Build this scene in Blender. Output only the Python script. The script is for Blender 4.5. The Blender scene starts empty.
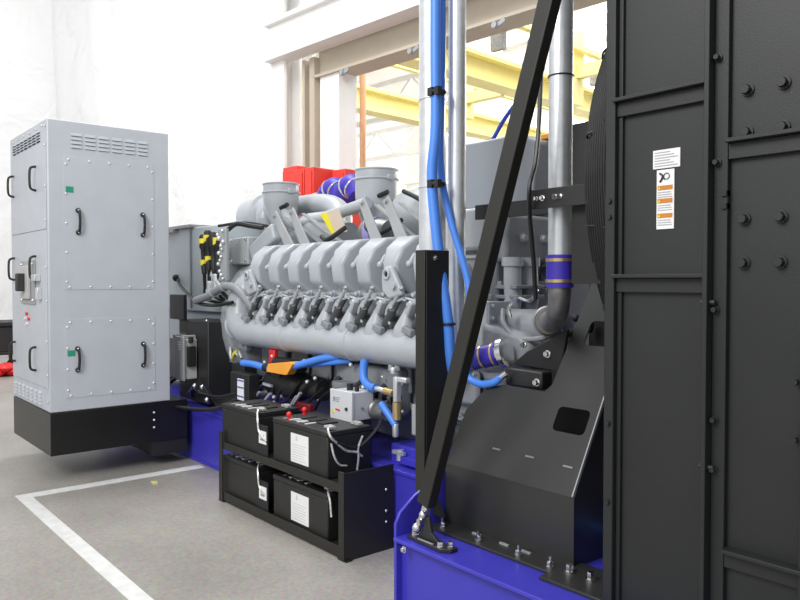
import bpy, math, random
from math import pi, sin, cos, radians, sqrt
from mathutils import Vector, Matrix
random.seed(7)
scene = bpy.context.scene
col = scene.collection
V = Vector

# ---------------------------------------------------------------- materials
def mat(name, rgb, rough=.5, metal=0., spec=.5, var=.06, scale=6., bump=0., bscale=60., coat=0., emit=None, alpha=None):
    m = bpy.data.materials.new(name); m.use_nodes = True
    nt = m.node_tree; b = nt.nodes['Principled BSDF']
    b.inputs['Roughness'].default_value = rough
    b.inputs['Metallic'].default_value = metal
    b.inputs['Specular IOR Level'].default_value = spec
    b.inputs['Coat Weight'].default_value = coat
    tc = nt.nodes.new('ShaderNodeTexCoord')
    n = nt.nodes.new('ShaderNodeTexNoise'); n.inputs['Scale'].default_value = scale; n.inputs['Detail'].default_value = 4
    nt.links.new(tc.outputs['Object'], n.inputs['Vector'])
    r = nt.nodes.new('ShaderNodeValToRGB')
    lo = [max(0, c*(1-var)) for c in rgb]; hi = [min(1, c*(1+var)) for c in rgb]
    r.color_ramp.elements[0].position = .3; r.color_ramp.elements[1].position = .7
    r.color_ramp.elements[0].color = (*lo, 1); r.color_ramp.elements[1].color = (*hi, 1)
    nt.links.new(n.outputs['Fac'], r.inputs['Fac']); nt.links.new(r.outputs['Color'], b.inputs['Base Color'])
    if bump:
        n2 = nt.nodes.new('ShaderNodeTexNoise'); n2.inputs['Scale'].default_value = bscale; n2.inputs['Detail'].default_value = 3
        nt.links.new(tc.outputs['Object'], n2.inputs['Vector'])
        bp = nt.nodes.new('ShaderNodeBump'); bp.inputs['Strength'].default_value = bump; bp.inputs['Distance'].default_value = .01
        nt.links.new(n2.outputs['Fac'], bp.inputs['Height']); nt.links.new(bp.outputs['Normal'], b.inputs['Normal'])
    if emit:
        b.inputs['Emission Color'].default_value = (*rgb, 1); b.inputs['Emission Strength'].default_value = emit
    return m
M = dict(
    cab=mat('cabinet_grey_paint', (.50, .525, .57), .42, bump=.05, bscale=90, var=.03),
    eng=mat('engine_grey_paint', (.41, .435, .465), .32, bump=.10, bscale=40, var=.05),
    engd=mat('engine_grey_shaded', (.25, .265, .285), .5, bump=.25, bscale=50, var=.12),  # darker copy of the engine grey, shade put into the colour
    alt=mat('alternator_grey', (.52, .58, .61), .5, var=.03),
    strap=mat('bracket_grey', (.34, .35, .36), .45),
    strapd=mat('dark_casting', (.055, .058, .062), .35),
    black=mat('black_powder_coat', (.022,.0225,.0225), .42, var=.12, bump=.15, bscale=250),
    rad=mat('radiator_black', (.0135,.0148,.0150),   .5, var=.12, bump=.05, bscale=200, scale=3),
    guard=mat('guard_dark_sheet', (.028,.0285,.027), .36, var=.12, scale=3),
    dark=mat('black_parts_and_shade', (.012, .012, .013), .6, var=.3),  # near-black of black parts, also the shade painted inside the fan guard
    plinth=mat('plinth_black', (.009, .0085, .008), .34, var=.1),
    rubber=mat('black_rubber', (.012, .012, .012), .55),
    post=mat('olive_black_steel', (.016,.0155,.0125), .5, var=.1),
    blue=mat('blue_skid_paint', (.048, .042, .46), .36, var=.06),
    hose=mat('blue_hose', (.07, .24, .78), .4, var=.05),
    hosed=mat('deep_blue_hose', (.03, .07, .50), .4),
    sil=mat('violet_silicone', (.05, .03, .42), .45),
    galv=mat('galvanised_steel', (.68, .70, .72), .33, metal=.6, var=.08, scale=25),
    galvd=mat('dull_galvanised_steel', (.25, .25, .25), .45, metal=.7, var=.25, scale=20),
    steel=mat('bright_steel', (.72, .72, .72), .22, metal=1, var=.1),
    brass=mat('brass', (.62, .47, .22), .35, metal=.8),
    zinc=mat('zinc_screw', (.85, .85, .86), .35, metal=.3),
    white=mat('white_paint', (.82, .82, .82), .5, var=.02),
    paper=mat('paper_label', (.80, .80, .80), .6, var=.03),
    ink=mat('grey_ink', (.28, .28, .30), .6),
    inkb=mat('black_ink', (.03, .03, .03), .6),
    orange=mat('orange_tag', (.90, .38, .04), .5),
    orangel=mat('orange_band', (.55, .20, .02), .5),
    yellow=mat('yellow_label', (.80, .68, .03), .5),
    tan=mat('tan_paper', (.62, .52, .42), .6),
    green=mat('green_sticker', (.02, .30, .18), .5),
    red=mat('red_plastic', (.75, .02, .02), .4),
    redb=mat('red_paint', (.78, .05, .035), .5),
    batt=mat('battery_case', (.017,.017,.016), .45, var=.1, bump=.3, bscale=300),
    lead=mat('dull_lead', (.68, .67, .65), .35, metal=.5, var=.3, scale=60),
    boxw=mat('box_white_enamel', (.62, .63, .66), .4, var=.02),
    grey=mat('module_grey', (.48, .48, .47), .5),
    bwhite=mat('building_white', (.86, .85, .83), .7, var=.02),
    bbeige=mat('building_beige', (.50, .44, .35), .7, var=.03),
    cyel=mat('crane_yellow', (.82, .72, .30), .5, var=.03),
    copper=mat('copper_pole', (.55, .29, .16), .5),
    cable=mat('black_cable', (.012, .012, .012), .4),
    line=mat('white_floor_paint', (.66, .66, .64), .55, var=.10, scale=14),
)

def floor_mat():
    m = bpy.data.materials.new('concrete_floor'); m.use_nodes = True
    nt = m.node_tree; b = nt.nodes['Principled BSDF']; L = nt.links.new
    tc = nt.nodes.new('ShaderNodeTexCoord')
    n1 = nt.nodes.new('ShaderNodeTexNoise'); n1.inputs['Scale'].default_value = .7; n1.inputs['Detail'].default_value = 6; n1.inputs['Roughness'].default_value = .6
    n2 = nt.nodes.new('ShaderNodeTexNoise'); n2.inputs['Scale'].default_value = 45; n2.inputs['Detail'].default_value = 5
    L(tc.outputs['Object'], n1.inputs['Vector']); L(tc.outputs['Object'], n2.inputs['Vector'])
    r = nt.nodes.new('ShaderNodeValToRGB'); e = r.color_ramp.elements
    e[0].position = .3; e[0].color = (.235,.218,.192,1); e[1].position = .7; e[1].color = (.385,.36,.322,1)
    L(n1.outputs['Fac'], r.inputs['Fac'])
    mx = nt.nodes.new('ShaderNodeMixRGB'); mx.blend_type = 'OVERLAY'; mx.inputs['Fac'].default_value = .5
    L(r.outputs['Color'], mx.inputs['Color1']); L(n2.outputs['Color'], mx.inputs['Color2'])
    hs = nt.nodes.new('ShaderNodeHueSaturation'); hs.inputs['Saturation'].default_value = .9
    L(mx.outputs['Color'], hs.inputs['Color']); L(hs.outputs['Color'], b.inputs['Base Color'])
    b.inputs['Roughness'].default_value = .42
    bp = nt.nodes.new('ShaderNodeBump'); bp.inputs['Strength'].default_value = .08
    L(n2.outputs['Fac'], bp.inputs['Height']); L(bp.outputs['Normal'], b.inputs['Normal'])
    return m
M['floor'] = floor_mat()

def sheet_mat():   # hanging white sheeting with soft folds
    m = bpy.data.materials.new('white_sheeting'); m.use_nodes = True
    nt = m.node_tree; b = nt.nodes['Principled BSDF']; L = nt.links.new
    b.inputs['Base Color'].default_value = (.88, .88, .885, 1); b.inputs['Roughness'].default_value = .45
    tc = nt.nodes.new('ShaderNodeTexCoord')
    n = nt.nodes.new('ShaderNodeTexNoise'); n.inputs['Scale'].default_value = .8; n.inputs['Detail'].default_value = 3; n.inputs['Distortion'].default_value = 1.5
    L(tc.outputs['Object'], n.inputs['Vector'])
    bp = nt.nodes.new('ShaderNodeBump'); bp.inputs['Strength'].default_value = .5; bp.inputs['Distance'].default_value = .25
    L(n.outputs['Fac'], bp.inputs['Height']); L(bp.outputs['Normal'], b.inputs['Normal'])
    return m
M['sheet'] = sheet_mat()

# ---------------------------------------------------------------- mesh builder
class MB:
    def __init__(s): s.v = []; s.f = []
    def add(s, vs, fs):
        o = len(s.v); s.v += [tuple(p) for p in vs]; s.f += [tuple(i+o for i in f) for f in fs]; return s
    def box(s, x0, x1, y0, y1, z0, z1):
        vs = [(x, y, z) for z in (z0, z1) for y in (y0, y1) for x in (x0, x1)]
        return s.add(vs, [(0,2,3,1),(4,5,7,6),(0,1,5,4),(2,6,7,3),(0,4,6,2),(1,3,7,5)])
    def beam(s, p0, p1, w, h, up=(0, 0, 1), w1=None, h1=None):
        p0, p1 = V(p0), V(p1); d = (p1-p0).normalized(); u = V(up)
        if abs(d.dot(u)) > .99: u = V((0, 1, 0))
        a = d.cross(u).normalized(); c = a.cross(d).normalized()
        w1 = w if w1 is None else w1; h1 = h if h1 is None else h1
        vs = []
        for p, ww, hh in ((p0, w, h), (p1, w1, h1)):
            for i, j in ((-1,-1),(1,-1),(1,1),(-1,1)): vs.append(p+a*i*ww/2+c*j*hh/2)
        return s.add(vs, [(0,3,2,1),(4,5,6,7),(0,1,5,4),(1,2,6,5),(2,3,7,6),(3,0,4,7)])
    def prism(s, poly, ax, c0, c1):
        # poly in the two other axes, cyclic order
        def mk(a, b, c): return {'x': (c, a, b), 'y': (a, c, b), 'z': (a, b, c)}[ax]
        n = len(poly); area = sum(poly[i][0]*poly[(i+1) % n][1]-poly[(i+1) % n][0]*poly[i][1] for i in range(n))
        if (area < 0) != (ax == 'y'): poly = poly[::-1]
        if c0 > c1: c0, c1 = c1, c0
        vs = [mk(a, b, c0) for a, b in poly]+[mk(a, b, c1) for a, b in poly]
        fs = [tuple(range(n))[::-1], tuple(range(n, 2*n))]+[(i, (i+1) % n, n+(i+1) % n, n+i) for i in range(n)]
        return s.add(vs, fs)
    def ring(s, pts_list, closed_ends=True):
        n = len(pts_list[0]); vs = [p for r in pts_list for p in r]; fs = []
        for k in range(len(pts_list)-1):
            for i in range(n):
                j = (i+1) % n; fs.append((k*n+i, k*n+j, (k+1)*n+j, (k+1)*n+i))
        if closed_ends:
            fs.append(tuple(range(n))[::-1]); fs.append(tuple(range((len(pts_list)-1)*n, len(pts_list)*n)))
        return s.add(vs, fs)
    def cyl(s, p0, p1, r0, r1=None, n=18, caps=True):
        r1 = r0 if r1 is None else r1
        return s.lathe([(0, r0), (1, r1)], p0, p1, n, caps)
    def lathe(s, prof, p0, p1, n=20, caps=True):
        # profile (t, r), t along p0->p1
        p0, p1 = V(p0), V(p1); d = p1-p0; dn = d.normalized()
        a = dn.cross(V((0, 0, 1)) if abs(dn.z) < .9 else V((0, 1, 0))).normalized(); c = dn.cross(a)
        rs = [[p0+d*t+(a*cos(2*pi*i/n)+c*sin(2*pi*i/n))*max(r, 1e-4) for i in range(n)] for t, r in prof]
        return s.ring(rs, caps)
    def hexa(s, p, d, r, h):
        p, d = V(p), V(d).normalized(); a = d.cross(V((0, 0, 1)) if abs(d.z) < .9 else V((0, 1, 0))).normalized(); b = d.cross(a)
        def rg(t, rad, hexed):
            return [p+d*h*t+(a*cos(2*pi*i/12)+b*sin(2*pi*i/12))*rad*(cos(pi/6) if hexed and i % 2 else 1) for i in range(12)]
        return s.ring([rg(0, r*1.4, 0), rg(.25, r*1.4, 0), rg(.26, r*1.02, 1), rg(.93, r*1.02, 1), rg(1, r*.9, 0)])
    def tube(s, pts, r, n=10, smooth=6, caps=True, r1=None):
        P = [V(p) for p in pts]
        if smooth and len(P) > 2:
            Q = []
            ext = [P[0]*2-P[1]]+P+[P[-1]*2-P[-2]]
            for i in range(1, len(ext)-2):
                a, b, c, d = ext[i-1:i+3]
                for k in range(smooth):
                    t = k/smooth
                    Q.append(.5*((2*b)+(-a+c)*t+(2*a-5*b+4*c-d)*t*t+(-a+3*b-3*c+d)*t**3))
            Q.append(P[-1]); P = Q
        T = [(P[min(i+1, len(P)-1)]-P[max(i-1, 0)]).normalized() for i in range(len(P))]
        u = T[0].cross(V((0, 0, 1)) if abs(T[0].z) < .9 else V((0, 1, 0))).normalized(); rs = []
        for i, p in enumerate(P):
            u = (u-T[i]*u.dot(T[i])).normalized(); w = T[i].cross(u)
            rr = r if r1 is None else r+(r1-r)*i/(len(P)-1)
            rs.append([p+(u*cos(2*pi*k/n)+w*sin(2*pi*k/n))*rr for k in range(n)])
        return s.ring(rs, caps)
    def sph(s, c, r, sc=(1, 1, 1), n=14, m=8):
        c = V(c); rs = []
        for j in range(m+1):
            a = -pi/2+pi*j/m; q = max(cos(a), .02)
            rs.append([c+V((r*sc[0]*q*cos(2*pi*i/n), r*sc[1]*q*sin(2*pi*i/n), r*sc[2]*sin(a))) for i in range(n)])
        return s.ring(rs)
    def torus(s, c, axis, R, r, n=24, m=8, a0=0, a1=2*pi):
        c, d = V(c), V(axis).normalized(); a = d.cross(V((0, 0, 1)) if abs(d.z) < .9 else V((0, 1, 0))).normalized(); b = d.cross(a)
        full = abs(a1-a0-2*pi) < 1e-6
        rs = []
        for i in range(n+1):
            t = a0+(a1-a0)*i/n; e = a*cos(t)+b*sin(t)
            rs.append([c+e*R+(e*cos(2*pi*k/m)+d*sin(2*pi*k/m))*r for k in range(m)])
        return s.ring(rs, not full)
    def quad(s, a, b, c, d, th, nrm):
        nrm = V(nrm).normalized()*th; P = [V(q) for q in (a, b, c, d)]
        vs = P+[p+nrm for p in P]
        return s.add(vs, [(0,3,2,1),(4,5,6,7),(0,1,5,4),(1,2,6,5),(2,3,7,6),(3,0,4,7)])

def root_loc(o):
    while o.parent: o = o.parent
    return o.location
def link(name, mb, m, parent=None, bev=0., loc=None, seg=2, ang=40, xf=None):
    off = V(loc) if loc else (V(root_loc(parent)) if parent else V((0, 0, 0)))
    vs = [xf(V(p)) if xf else V(p) for p in mb.v]
    me = bpy.data.meshes.new(name); me.from_pydata([tuple(p-off) for p in vs], [], mb.f); me.update()
    me.materials.append(M[m] if isinstance(m, str) else m)
    me.shade_smooth(); me.set_sharp_from_angle(angle=radians(ang))
    o = bpy.data.objects.new(name, me); col.objects.link(o)
    if parent: o.parent = parent
    else: o.location = off
    if bev:
        b = o.modifiers.new('bevel', 'BEVEL'); b.width = bev; b.segments = seg; b.limit_method = 'ANGLE'; b.angle_limit = radians(38)
    return o
def split(name, mb, m, parent, **k):
    # every loose piece of the builder becomes an object of its own
    par = list(range(len(mb.v)))
    def find(i):
        while par[i] != i: par[i] = par[par[i]]; i = par[i]
        return i
    for f in mb.f:
        for q in f[1:]: par[find(q)] = find(f[0])
    groups = {}
    for f in mb.f: groups.setdefault(find(f[0]), []).append(f)
    out = []
    for fs in groups.values():
        ids = sorted({i for f in fs for i in f}); mp = {i: n for n, i in enumerate(ids)}
        b = MB(); b.v = [mb.v[i] for i in ids]; b.f = [tuple(mp[i] for i in f) for f in fs]
        out.append(link(name, b, m, parent, **k))
    return out
def tag(o, label=None, cat=None, group=None, kind=None):
    for k, v in (('label', label), ('category', cat), ('group', group), ('kind', kind)):
        if v: o[k] = v
    return o
def thing(name, label, cat, loc, group=None):
    o = bpy.data.objects.new(name, None); o.empty_display_size = .1; col.objects.link(o); o.location = loc
    return tag(o, label, cat, group)
def one(name, mb, m, label, cat, group=None, **k):
    if 'loc' not in k:
        k['loc'] = (sum(p[0] for p in mb.v)/len(mb.v), sum(p[1] for p in mb.v)/len(mb.v), min(p[2] for p in mb.v)) if not k.get('xf') else (0, 0, 0)
    return tag(link(name, mb, m, **k), label, cat, group)
def struct(name, mb, m, **k): return tag(link(name, mb, m, **k), kind='structure')
def copy_tree(o, parent=None):
    c = o.copy(); col.objects.link(c); c.parent = parent
    for ch in list(o.children): copy_tree(ch, c)
    return c
def move(o, d, label=None, group=None):
    o.location = V(o.location)+V(d)
    if label: o['label'] = label
    if group: o['group'] = group
    return o

# the building stands 4.5 degrees off the genset axes
BR = Matrix.Rotation(radians(4.5), 3, 'Z')
def bx(p): return BR @ p

# ---------------------------------------------------------------- camera
cam_d = bpy.data.cameras.new('camera'); cam = bpy.data.objects.new('camera', cam_d); col.objects.link(cam)
cam.location = (0, 0, 1.5); cam.rotation_euler = (radians(90-1.47), 0, radians(50))
cam_d.sensor_width = 36; cam_d.lens = 740/800*36; cam_d.clip_end = 200; cam_d.clip_start = .05
scene.camera = cam

# ================================================================ SETTING
struct('floor', MB().box(-40, 14, -12, 34, -.2, 0), 'floor')
# painted floor lines
one('floor_line', MB().box(-5.65, 1.5, 1.235, 1.325, 0, .003), 'line', 'long white painted floor line running past the battery rack towards the camera', 'floor marking')
one('floor_line', MB().box(-5.65, -5.54, 1.325, 2.60, 0, .003), 'line', 'short white painted floor line running under the tall grey cabinet to the blue skid', 'floor marking')

def wavy(p0, p1, z0, z1, nx, nz, amp, th=.06):
    # vertical sheet with real folds
    mb = MB(); p0, p1 = V(p0), V(p1); d = (p1-p0); n = V((-d.y, d.x, 0)).normalized(); vs = []; fs = []
    def off(u, v): return amp*(.6*sin(u*31+3*v)+.5*sin(u*13.7+5.2*v*v)+.35*sin(u*57+9*v))
    for s_ in (0, 1):
        for j in range(nz+1):
            for i in range(nx+1):
                u, v = i/nx, j/nz; q = p0+d*u+n*(off(u, v)+th*s_); vs.append((q.x, q.y, z0+(z1-z0)*v))
    N = (nx+1)*(nz+1)
    for j in range(nz):
        for i in range(nx):
            a = j*(nx+1)+i; fs.append((a, a+1, a+nx+2, a+nx+1)); fs.append((N+a, N+a+nx+1, N+a+nx+2, N+a+1))
    for i in range(nx):
        fs.append((i, N+i, N+i+1, i+1)); t = nz*(nx+1)+i; fs.append((t, t+1, N+t+1, N+t))
    for j in range(nz):
        a = j*(nx+1); b = a+nx+1; fs.append((a, b, N+b, N+a)); a += nx; b += nx; fs.append((a, N+a, N+b, b))
    return mb.add(vs, fs)
struct('wall_back', wavy((-20.4, 7.15, 0), (-9.9, 7.15, 0), 0, 9, 90, 30, .05), 'sheet', xf=bx, ang=180)
struct('wall_left', wavy((-20, -12, 0), (-20, 7.5, 0), 0, 9, 120, 30, .05), 'sheet', xf=bx, ang=180)
struct('wall_far', MB().box(-30, 14, 30, 30.2, 0, 11), 'bwhite', xf=bx)
struct('wall_hall_left', MB().box(-30.2, -30, 7.3, 30, 0, 11), 'bwhite', xf=bx)
# opening frame: columns
colm = MB()
colm.box(-10.0, -9.55, 6.85, 6.90, 0, 9).box(-10.0, -9.55, 7.15, 7.20, 0, 9).box(-9.80, -9.76, 6.90, 7.15, 0, 9)
struct('trim_1', colm, 'bwhite', xf=bx)
c2 = MB().box(-9.28, -9.22, 7.0, 7.3, 0, 4.9).box(-9.10, -8.98, 7.0, 7.3, 0, 4.9).box(-9.22, -9.1, 7.12, 7.18, 0, 4.9)
struct('trim_2', c2, 'bbeige', xf=bx)
struct('trim_3', MB().box(-8.9, -8.46, 7.05, 7.4, 0, 4.6), 'bwhite', xf=bx)
# header: beige web above the opening, white runway girder in front of it
struct('trim_4', MB().box(-9.0, 8, 7.1, 7.18, 4.62, 5.3).box(-9.0, 8, 7.0, 7.4, 4.58, 4.62), 'bbeige', xf=bx)
struct('trim_5', MB().box(-9.9, 8, 6.70, 7.02, 4.95, 5.02).box(-9.9, 8, 6.79, 6.85, 5.02, 5.52).box(-9.9, 8, 6.70, 7.02, 5.50, 5.57).box(-10, 8, 7.1, 7.2, 5.6, 9), 'bwhite', xf=bx)
for i, x in enumerate((-8.3, -6.9, -5.5)):
    struct('bracket_trim' if False else 'trim_%d' % (6+i), MB().beam((x, 6.99, 4.50), (x+.14, 6.99, 4.56), .03, .05).cyl((x, 6.95, 4.52), (x, 7.0, 4.52), .04, n=8), 'strap', xf=bx)
# beams and panelling inside the bright hall beyond
for i, z in enumerate((3.1, 5.0, 7.0)):
    struct('trim_%d' % (10+i), MB().box(-30, 14, 29.75, 30, z, z+.22), 'bwhite', xf=bx)
for k, y in enumerate((13.5, 19.5, 25.5)):
    t = thing('roof_truss', ['white steel roof truss nearest behind the header beam', 'white steel roof truss second behind the header beam', 'white steel roof truss farthest back in the bright hall'][k], 'roof truss', bx(V((-10, y, 7.6))))
    link('top_chord', MB().beam((-29, y, 9.0), (12, y, 9.0), .2, .18), 'bwhite', t, xf=bx)
    link('bottom_chord', MB().beam((-29, y, 7.7), (12, y, 7.7), .2, .18), 'bwhite', t, xf=bx)
    w = MB(); x = -29
    while x < 12: w.beam((x, y, 7.7), (x+1.4, y, 9.0), .09, .09).beam((x+1.4, y, 9.0), (x+2.8, y, 7.7), .09, .09); x += 2.8
    link('web_bracing', w, 'bwhite', t, xf=bx)
struct('ceiling', MB().box(-30, 14, 7.4, 30, 11, 11.1) if False else MB().box(-30, -13, 7.4, 30, 11, 11.1), 'bwhite', xf=bx)

# yellow overhead crane in the hall beyond
cr = thing('overhead_crane', 'pale yellow overhead travelling crane spanning the bright hall beyond the opening', 'crane', bx(V((-10, 15, 5.6))))
for x in (-13.1, -9.6):
    link('bridge_girder', MB().box(x-.06, x+.06, 8.3, 29, 5.55, 5.96).box(x-.22, x+.22, 8.3, 29, 5.95, 6.03).box(x-.22, x+.22, 8.3, 29, 5.48, 5.56), 'cyel', cr, xf=bx)
link('end_truck', MB().box(-12.0, -10.8, 13.9, 14.1, 5.85, 6.1).box(-12.05, -11.85, 13.8, 14.2, 5.5, 6.9), 'cyel', cr, xf=bx)
link('end_truck', MB().box(-8.9, -7.2, 13.9, 14.1, 5.85, 6.12).box(-9.0, -8.75, 13.8, 14.2, 5.3, 7.1), 'cyel', cr, xf=bx)
split('festoon_rail', MB().box(-8.75, -8.6, 8.3, 29, 6.4, 6.5).box(-12.2, -12.05, 8.3, 29, 6.35, 6.45), 'cyel', cr, xf=bx)
hk = MB()
for i in range(9): hk.box(-9.1, -8.8, 9+i*1.2, 9.12+i*1.2, 5.95, 6.45)
split('rail_hanger', hk, 'galvd', cr, xf=bx)
link('end_buffer', MB().cyl((-10.8, 14, 5.97), (-10.66, 14, 5.97), .11, n=12), 'rubber', cr, xf=bx)
lamp_n = 0
for k, (x, y) in enumerate(((-8.2, 13.5), (-11.2, 13.5), (-5.6, 13.5), (-7.4, 19.5), (-11.5, 19.5))):
    t = thing('hall_light', ['tube light fitting hung left above the yellow crane', 'tube light fitting between the two yellow crane girders', 'tube light fitting right above the black diagonal brace', 'tube light fitting deeper in the hall behind the pipes', 'rearmost tube light fitting near the far wall'][k], 'light fitting', bx(V((x, y, 6.7))), 'tube lights in the bright hall')
    link('fitting_body', MB().box(x-.8, x+.8, y-.08, y+.08, 6.75, 6.85), 'bwhite', t, xf=bx)
    link('hanger_rod', MB().box(x-.01, x+.01, y-.01, y+.01, 6.85, 7.62), 'bwhite', t, xf=bx)
    link('light_tube', MB().cyl((x-.75, y, 6.71), (x+.75, y, 6.71), .03, n=8), mat('tube_glow', (1, 1, .97), emit=4), t, xf=bx)
one('standpipe', MB().cyl((-11.25, 10, 0), (-11.25, 10, 6.3), .065, n=14).torus((-11.25, 10, 3.0), (0, 0, 1), .07, .012), 'copper', 'slim copper-orange vertical pipe seen in the opening between the funnels', 'pipe', xf=bx)
# red cabinets by the opening
for k, (x0, x1, y, z) in enumerate(((-8.40, -8.08, 6.0, 3.05), (-8.02, -7.80, 5.9, 2.97), (-7.77, -7.60, 5.9, 2.97), (-7.58, -7.32, 6.2, 2.95))):
    t = thing('red_cabinet', ['leftmost of the red upright cabinets behind the left funnel', 'second red upright cabinet from the left behind the left funnel', 'narrow third red upright cabinet behind the left funnel', 'rightmost red upright cabinet just above the blue turbo hose'][k], 'cabinet', bx(V(((x0+x1)/2, y, 0))), 'red cabinets beyond the engine')
    link('cabinet_body', MB().box(x0, x1, y, y+.5, .05, z), 'redb', t, bev=.01, xf=bx)
    link('plinth', MB().box(x0+.02, x1-.02, y+.03, y+.47, 0, .05), 'dark', t, xf=bx)
    link('door', MB().box(x0+.02, x1-.02, y-.02, y, .12, z-.05), 'redb', t, bev=.006, xf=bx)

# trolley and red rag at far left
t = thing('trolley', 'low black workshop trolley at the left edge behind the grey cabinet', 'trolley', (-13.9, 3.2, 0))
link('tray', MB().box(-14.4, -13.5, 2.35, 3.17, .75, .82).box(-14.4, -13.5, 2.35, 3.17, .28, .33).box(-14.38, -13.52, 2.4, 3.12, .33, .74), 'dark', t, bev=.01)
for x in (-14.35, -13.55):
    for y in (2.4, 3.1): link('leg', MB().box(x-.025, x+.025, y-.025, y+.025, .1, .78).cyl((x-.02, y, .06), (x+.02, y, .06), .06, n=12), 'dark', t)
rg = MB()
for k in range(9): rg.sph((-12.9+random.uniform(-.2, .2), 2.72+random.uniform(-.14, .14), .06+random.uniform(0, .08)), .12, (1.2, 1, .6), n=10, m=6)
one('red_rag', rg, 'red', 'crumpled red rag lying on the floor at the left edge', 'rag')

# ================================================================ CONTROL CABINET
X0, X1, Y0, Y1, Z0, Z1 = -6.95, -5.83, 1.52, 2.44, .523, 2.694
cb = thing('control_cabinet', 'tall light grey steel switchgear cabinet on a black plinth left of the engine', 'cabinet', (-6.39, 1.98, .2))
link('cabinet_body', MB().box(X0, X1, Y0, Y1, Z0, Z1), 'cab', cb, bev=.008)
pl = link('plinth', MB().box(X0, X1, Y0, 2.585, .2, Z0-.004), 'plinth', cb, bev=.004)
link('mounting_block', MB().box(-6.5, -5.84, 2.30, 2.585, .085, .2), 'dark', cb)
sc = MB()
for z in (.30, .36, .42): sc.sph((X1+.004, 2.30, z+.02), .009)
split('plinth_screw', sc, 'zinc', pl)
def louvres(x, ys, zs, w, ax):
    mb = MB()
    for y in ys:
        for z in zs:
            if ax == 'x': mb.prism([(x, z+.017), (x+.009, z-.002), (x+.009, z-.006), (x, z-.006)], 'y', y, y+w)
            else: mb.prism([(x, z+.017), (x-.014, z-.002), (x-.014, z-.006), (x, z-.006)], 'x', y, y+w)
    return mb
link('vent_louvres', louvres(X1, [1.685+i*.1005 for i in range(6)], [2.50+i*.03 for i in range(4)], .078, 'x'), 'cab', cb)
# dark slots under each louvre
sl = MB()
for i in range(6):
    for k in range(4): sl.box(X1-.001, X1+.0025, 1.69+i*.1005, 1.758+i*.1005, 2.4915+k*.03, 2.495+k*.03)
link('vent_slots', sl, 'dark', cb)
lv = MB(); ls = MB()
for i in range(7):
    for k in range(4):
        x = -6.84+i*.123; z = 2.555+k*.021
        lv.prism([(Y0, z+.014), (Y0-.012, z-.003), (Y0, z-.004)], 'x', x, x+.09); ls.box(x, x+.09, Y0-.004, Y0+.001, z-.011, z-.004)
link('side_vent_louvres', lv, 'cab', cb); link('side_vent_slots', ls, 'dark', cb)
lv = MB()
for i in range(7):
    for k in range(4):
        x = -6.88+i*.123; z = .56+k*.028
        lv.prism([(Y0, z+.016), (Y0-.012, z-.003), (Y0, z-.004)], 'x', x, x+.09)
link('lower_vent_louvres', lv, 'cab', cb)
def screws(pts, s):
    mb = MB()
    for y, z in pts: mb.sph((X1+.004, y, z), .0085, n=8, m=5)
    return mb
for (z0, z1) in ((1.435, 2.43), (.62, 1.215)):
    p = link('access_panel', MB().box(X1, X1+.003, 1.63, 2.315, z0, z1), 'cab', cb, bev=.001)
    pts = [(1.665+i*.15, z1-.025) for i in range(5)]+[(1.665+i*.15, z0+.02) for i in range(5)]
    nz = 5 if z1 > 2 else 4
    pts += [(y, z0+.06+(z1-z0-.12)*k/(nz-1)) for y in (1.645, 2.30) for k in range(nz)]
    split('panel_screw', screws(pts, 1), 'zinc', p)
    link('sticker', MB().box(X1+.003, X1+.0045, 1.645, 1.70, *((2.16, 2.205) if z1 > 2 else (.935, .98))), 'green', p)
def handle_x(y, z0, z1):
    return MB().tube([(X1+.003, y, z0), (X1+.03, y+.003, z0+.012), (X1+.036, y+.006, (z0+z1)/2), (X1+.03, y+.003, z1-.012), (X1+.003, y, z1)], .0105, n=8, smooth=4).sph((X1+.008, y, z0), .019, n=10, m=6).sph((X1+.008, y, z1), .019, n=10, m=6)
for y, z0, z1 in ((1.73, 1.865, 2.03), (2.22, 1.865, 2.025), (1.715, .83, .99), (2.215, .83, 1.0)):
    h = link('handle', handle_x(y, z0, z1), 'rubber', cb)
    split('handle_bolt', MB().sph((X1+.024, y, z0), .009, n=8, m=5).sph((X1+.024, y, z1), .009, n=8, m=5), 'steel', h)
def handle_y(x, z0, z1):
    return MB().tube([(x, Y0, z0), (x, Y0-.03, z0+.004), (x, Y0-.05, z0+.03), (x, Y0-.05, z1-.03), (x, Y0-.03, z1-.004), (x, Y0, z1)], .009, n=8, smooth=3)
dr = []
for z0, z1 in ((.70, 1.875), (1.885, 2.52)):
    dr.append(link('door', MB().box(X0+.03, X1-.03, Y0-.006, Y0, z0, z1), 'cab', cb, bev=.002))
for x, z0, z1 in ((-6.12, 2.19, 2.37), (-6.81, 2.2, 2.37), (-6.15, 1.51, 1.69), (-6.82, 1.51, 1.69), (-6.18, .81, .99), (-6.83, .83, .99)):
    link('handle', handle_y(x, z0, z1), 'rubber', dr[0] if z0 < 1.8 else dr[1])
br = link('breaker_recess', MB().box(-6.57, -6.16, Y0-.02, Y0-.006, 1.32, 1.66), 'strap', cb, bev=.004)
link('breaker_face', MB().box(-6.50, -6.25, Y0-.045, Y0-.02, 1.36, 1.62), 'grey', br, bev=.006)
link('breaker_lever', MB().box(-6.40, -6.33, Y0-.10, Y0-.045, 1.42, 1.56), 'inkb', br, bev=.008)
split('recess_bolt', MB().sph((-6.2, Y0-.02, 1.35), .014).sph((-6.53, Y0-.02, 1.35), .014).sph((-6.53, Y0-.02, 1.63), .014).sph((-6.2, Y0-.02, 1.63), .014), 'steel', br)
link('door_latch', MB().box(-6.13, -6.02, Y0-.05, Y0-.006, 1.50, 1.55).box(-6.05, -5.99, Y0-.04, Y0-.006, 1.36, 1.45), 'galv', dr[0], bev=.004)
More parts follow.
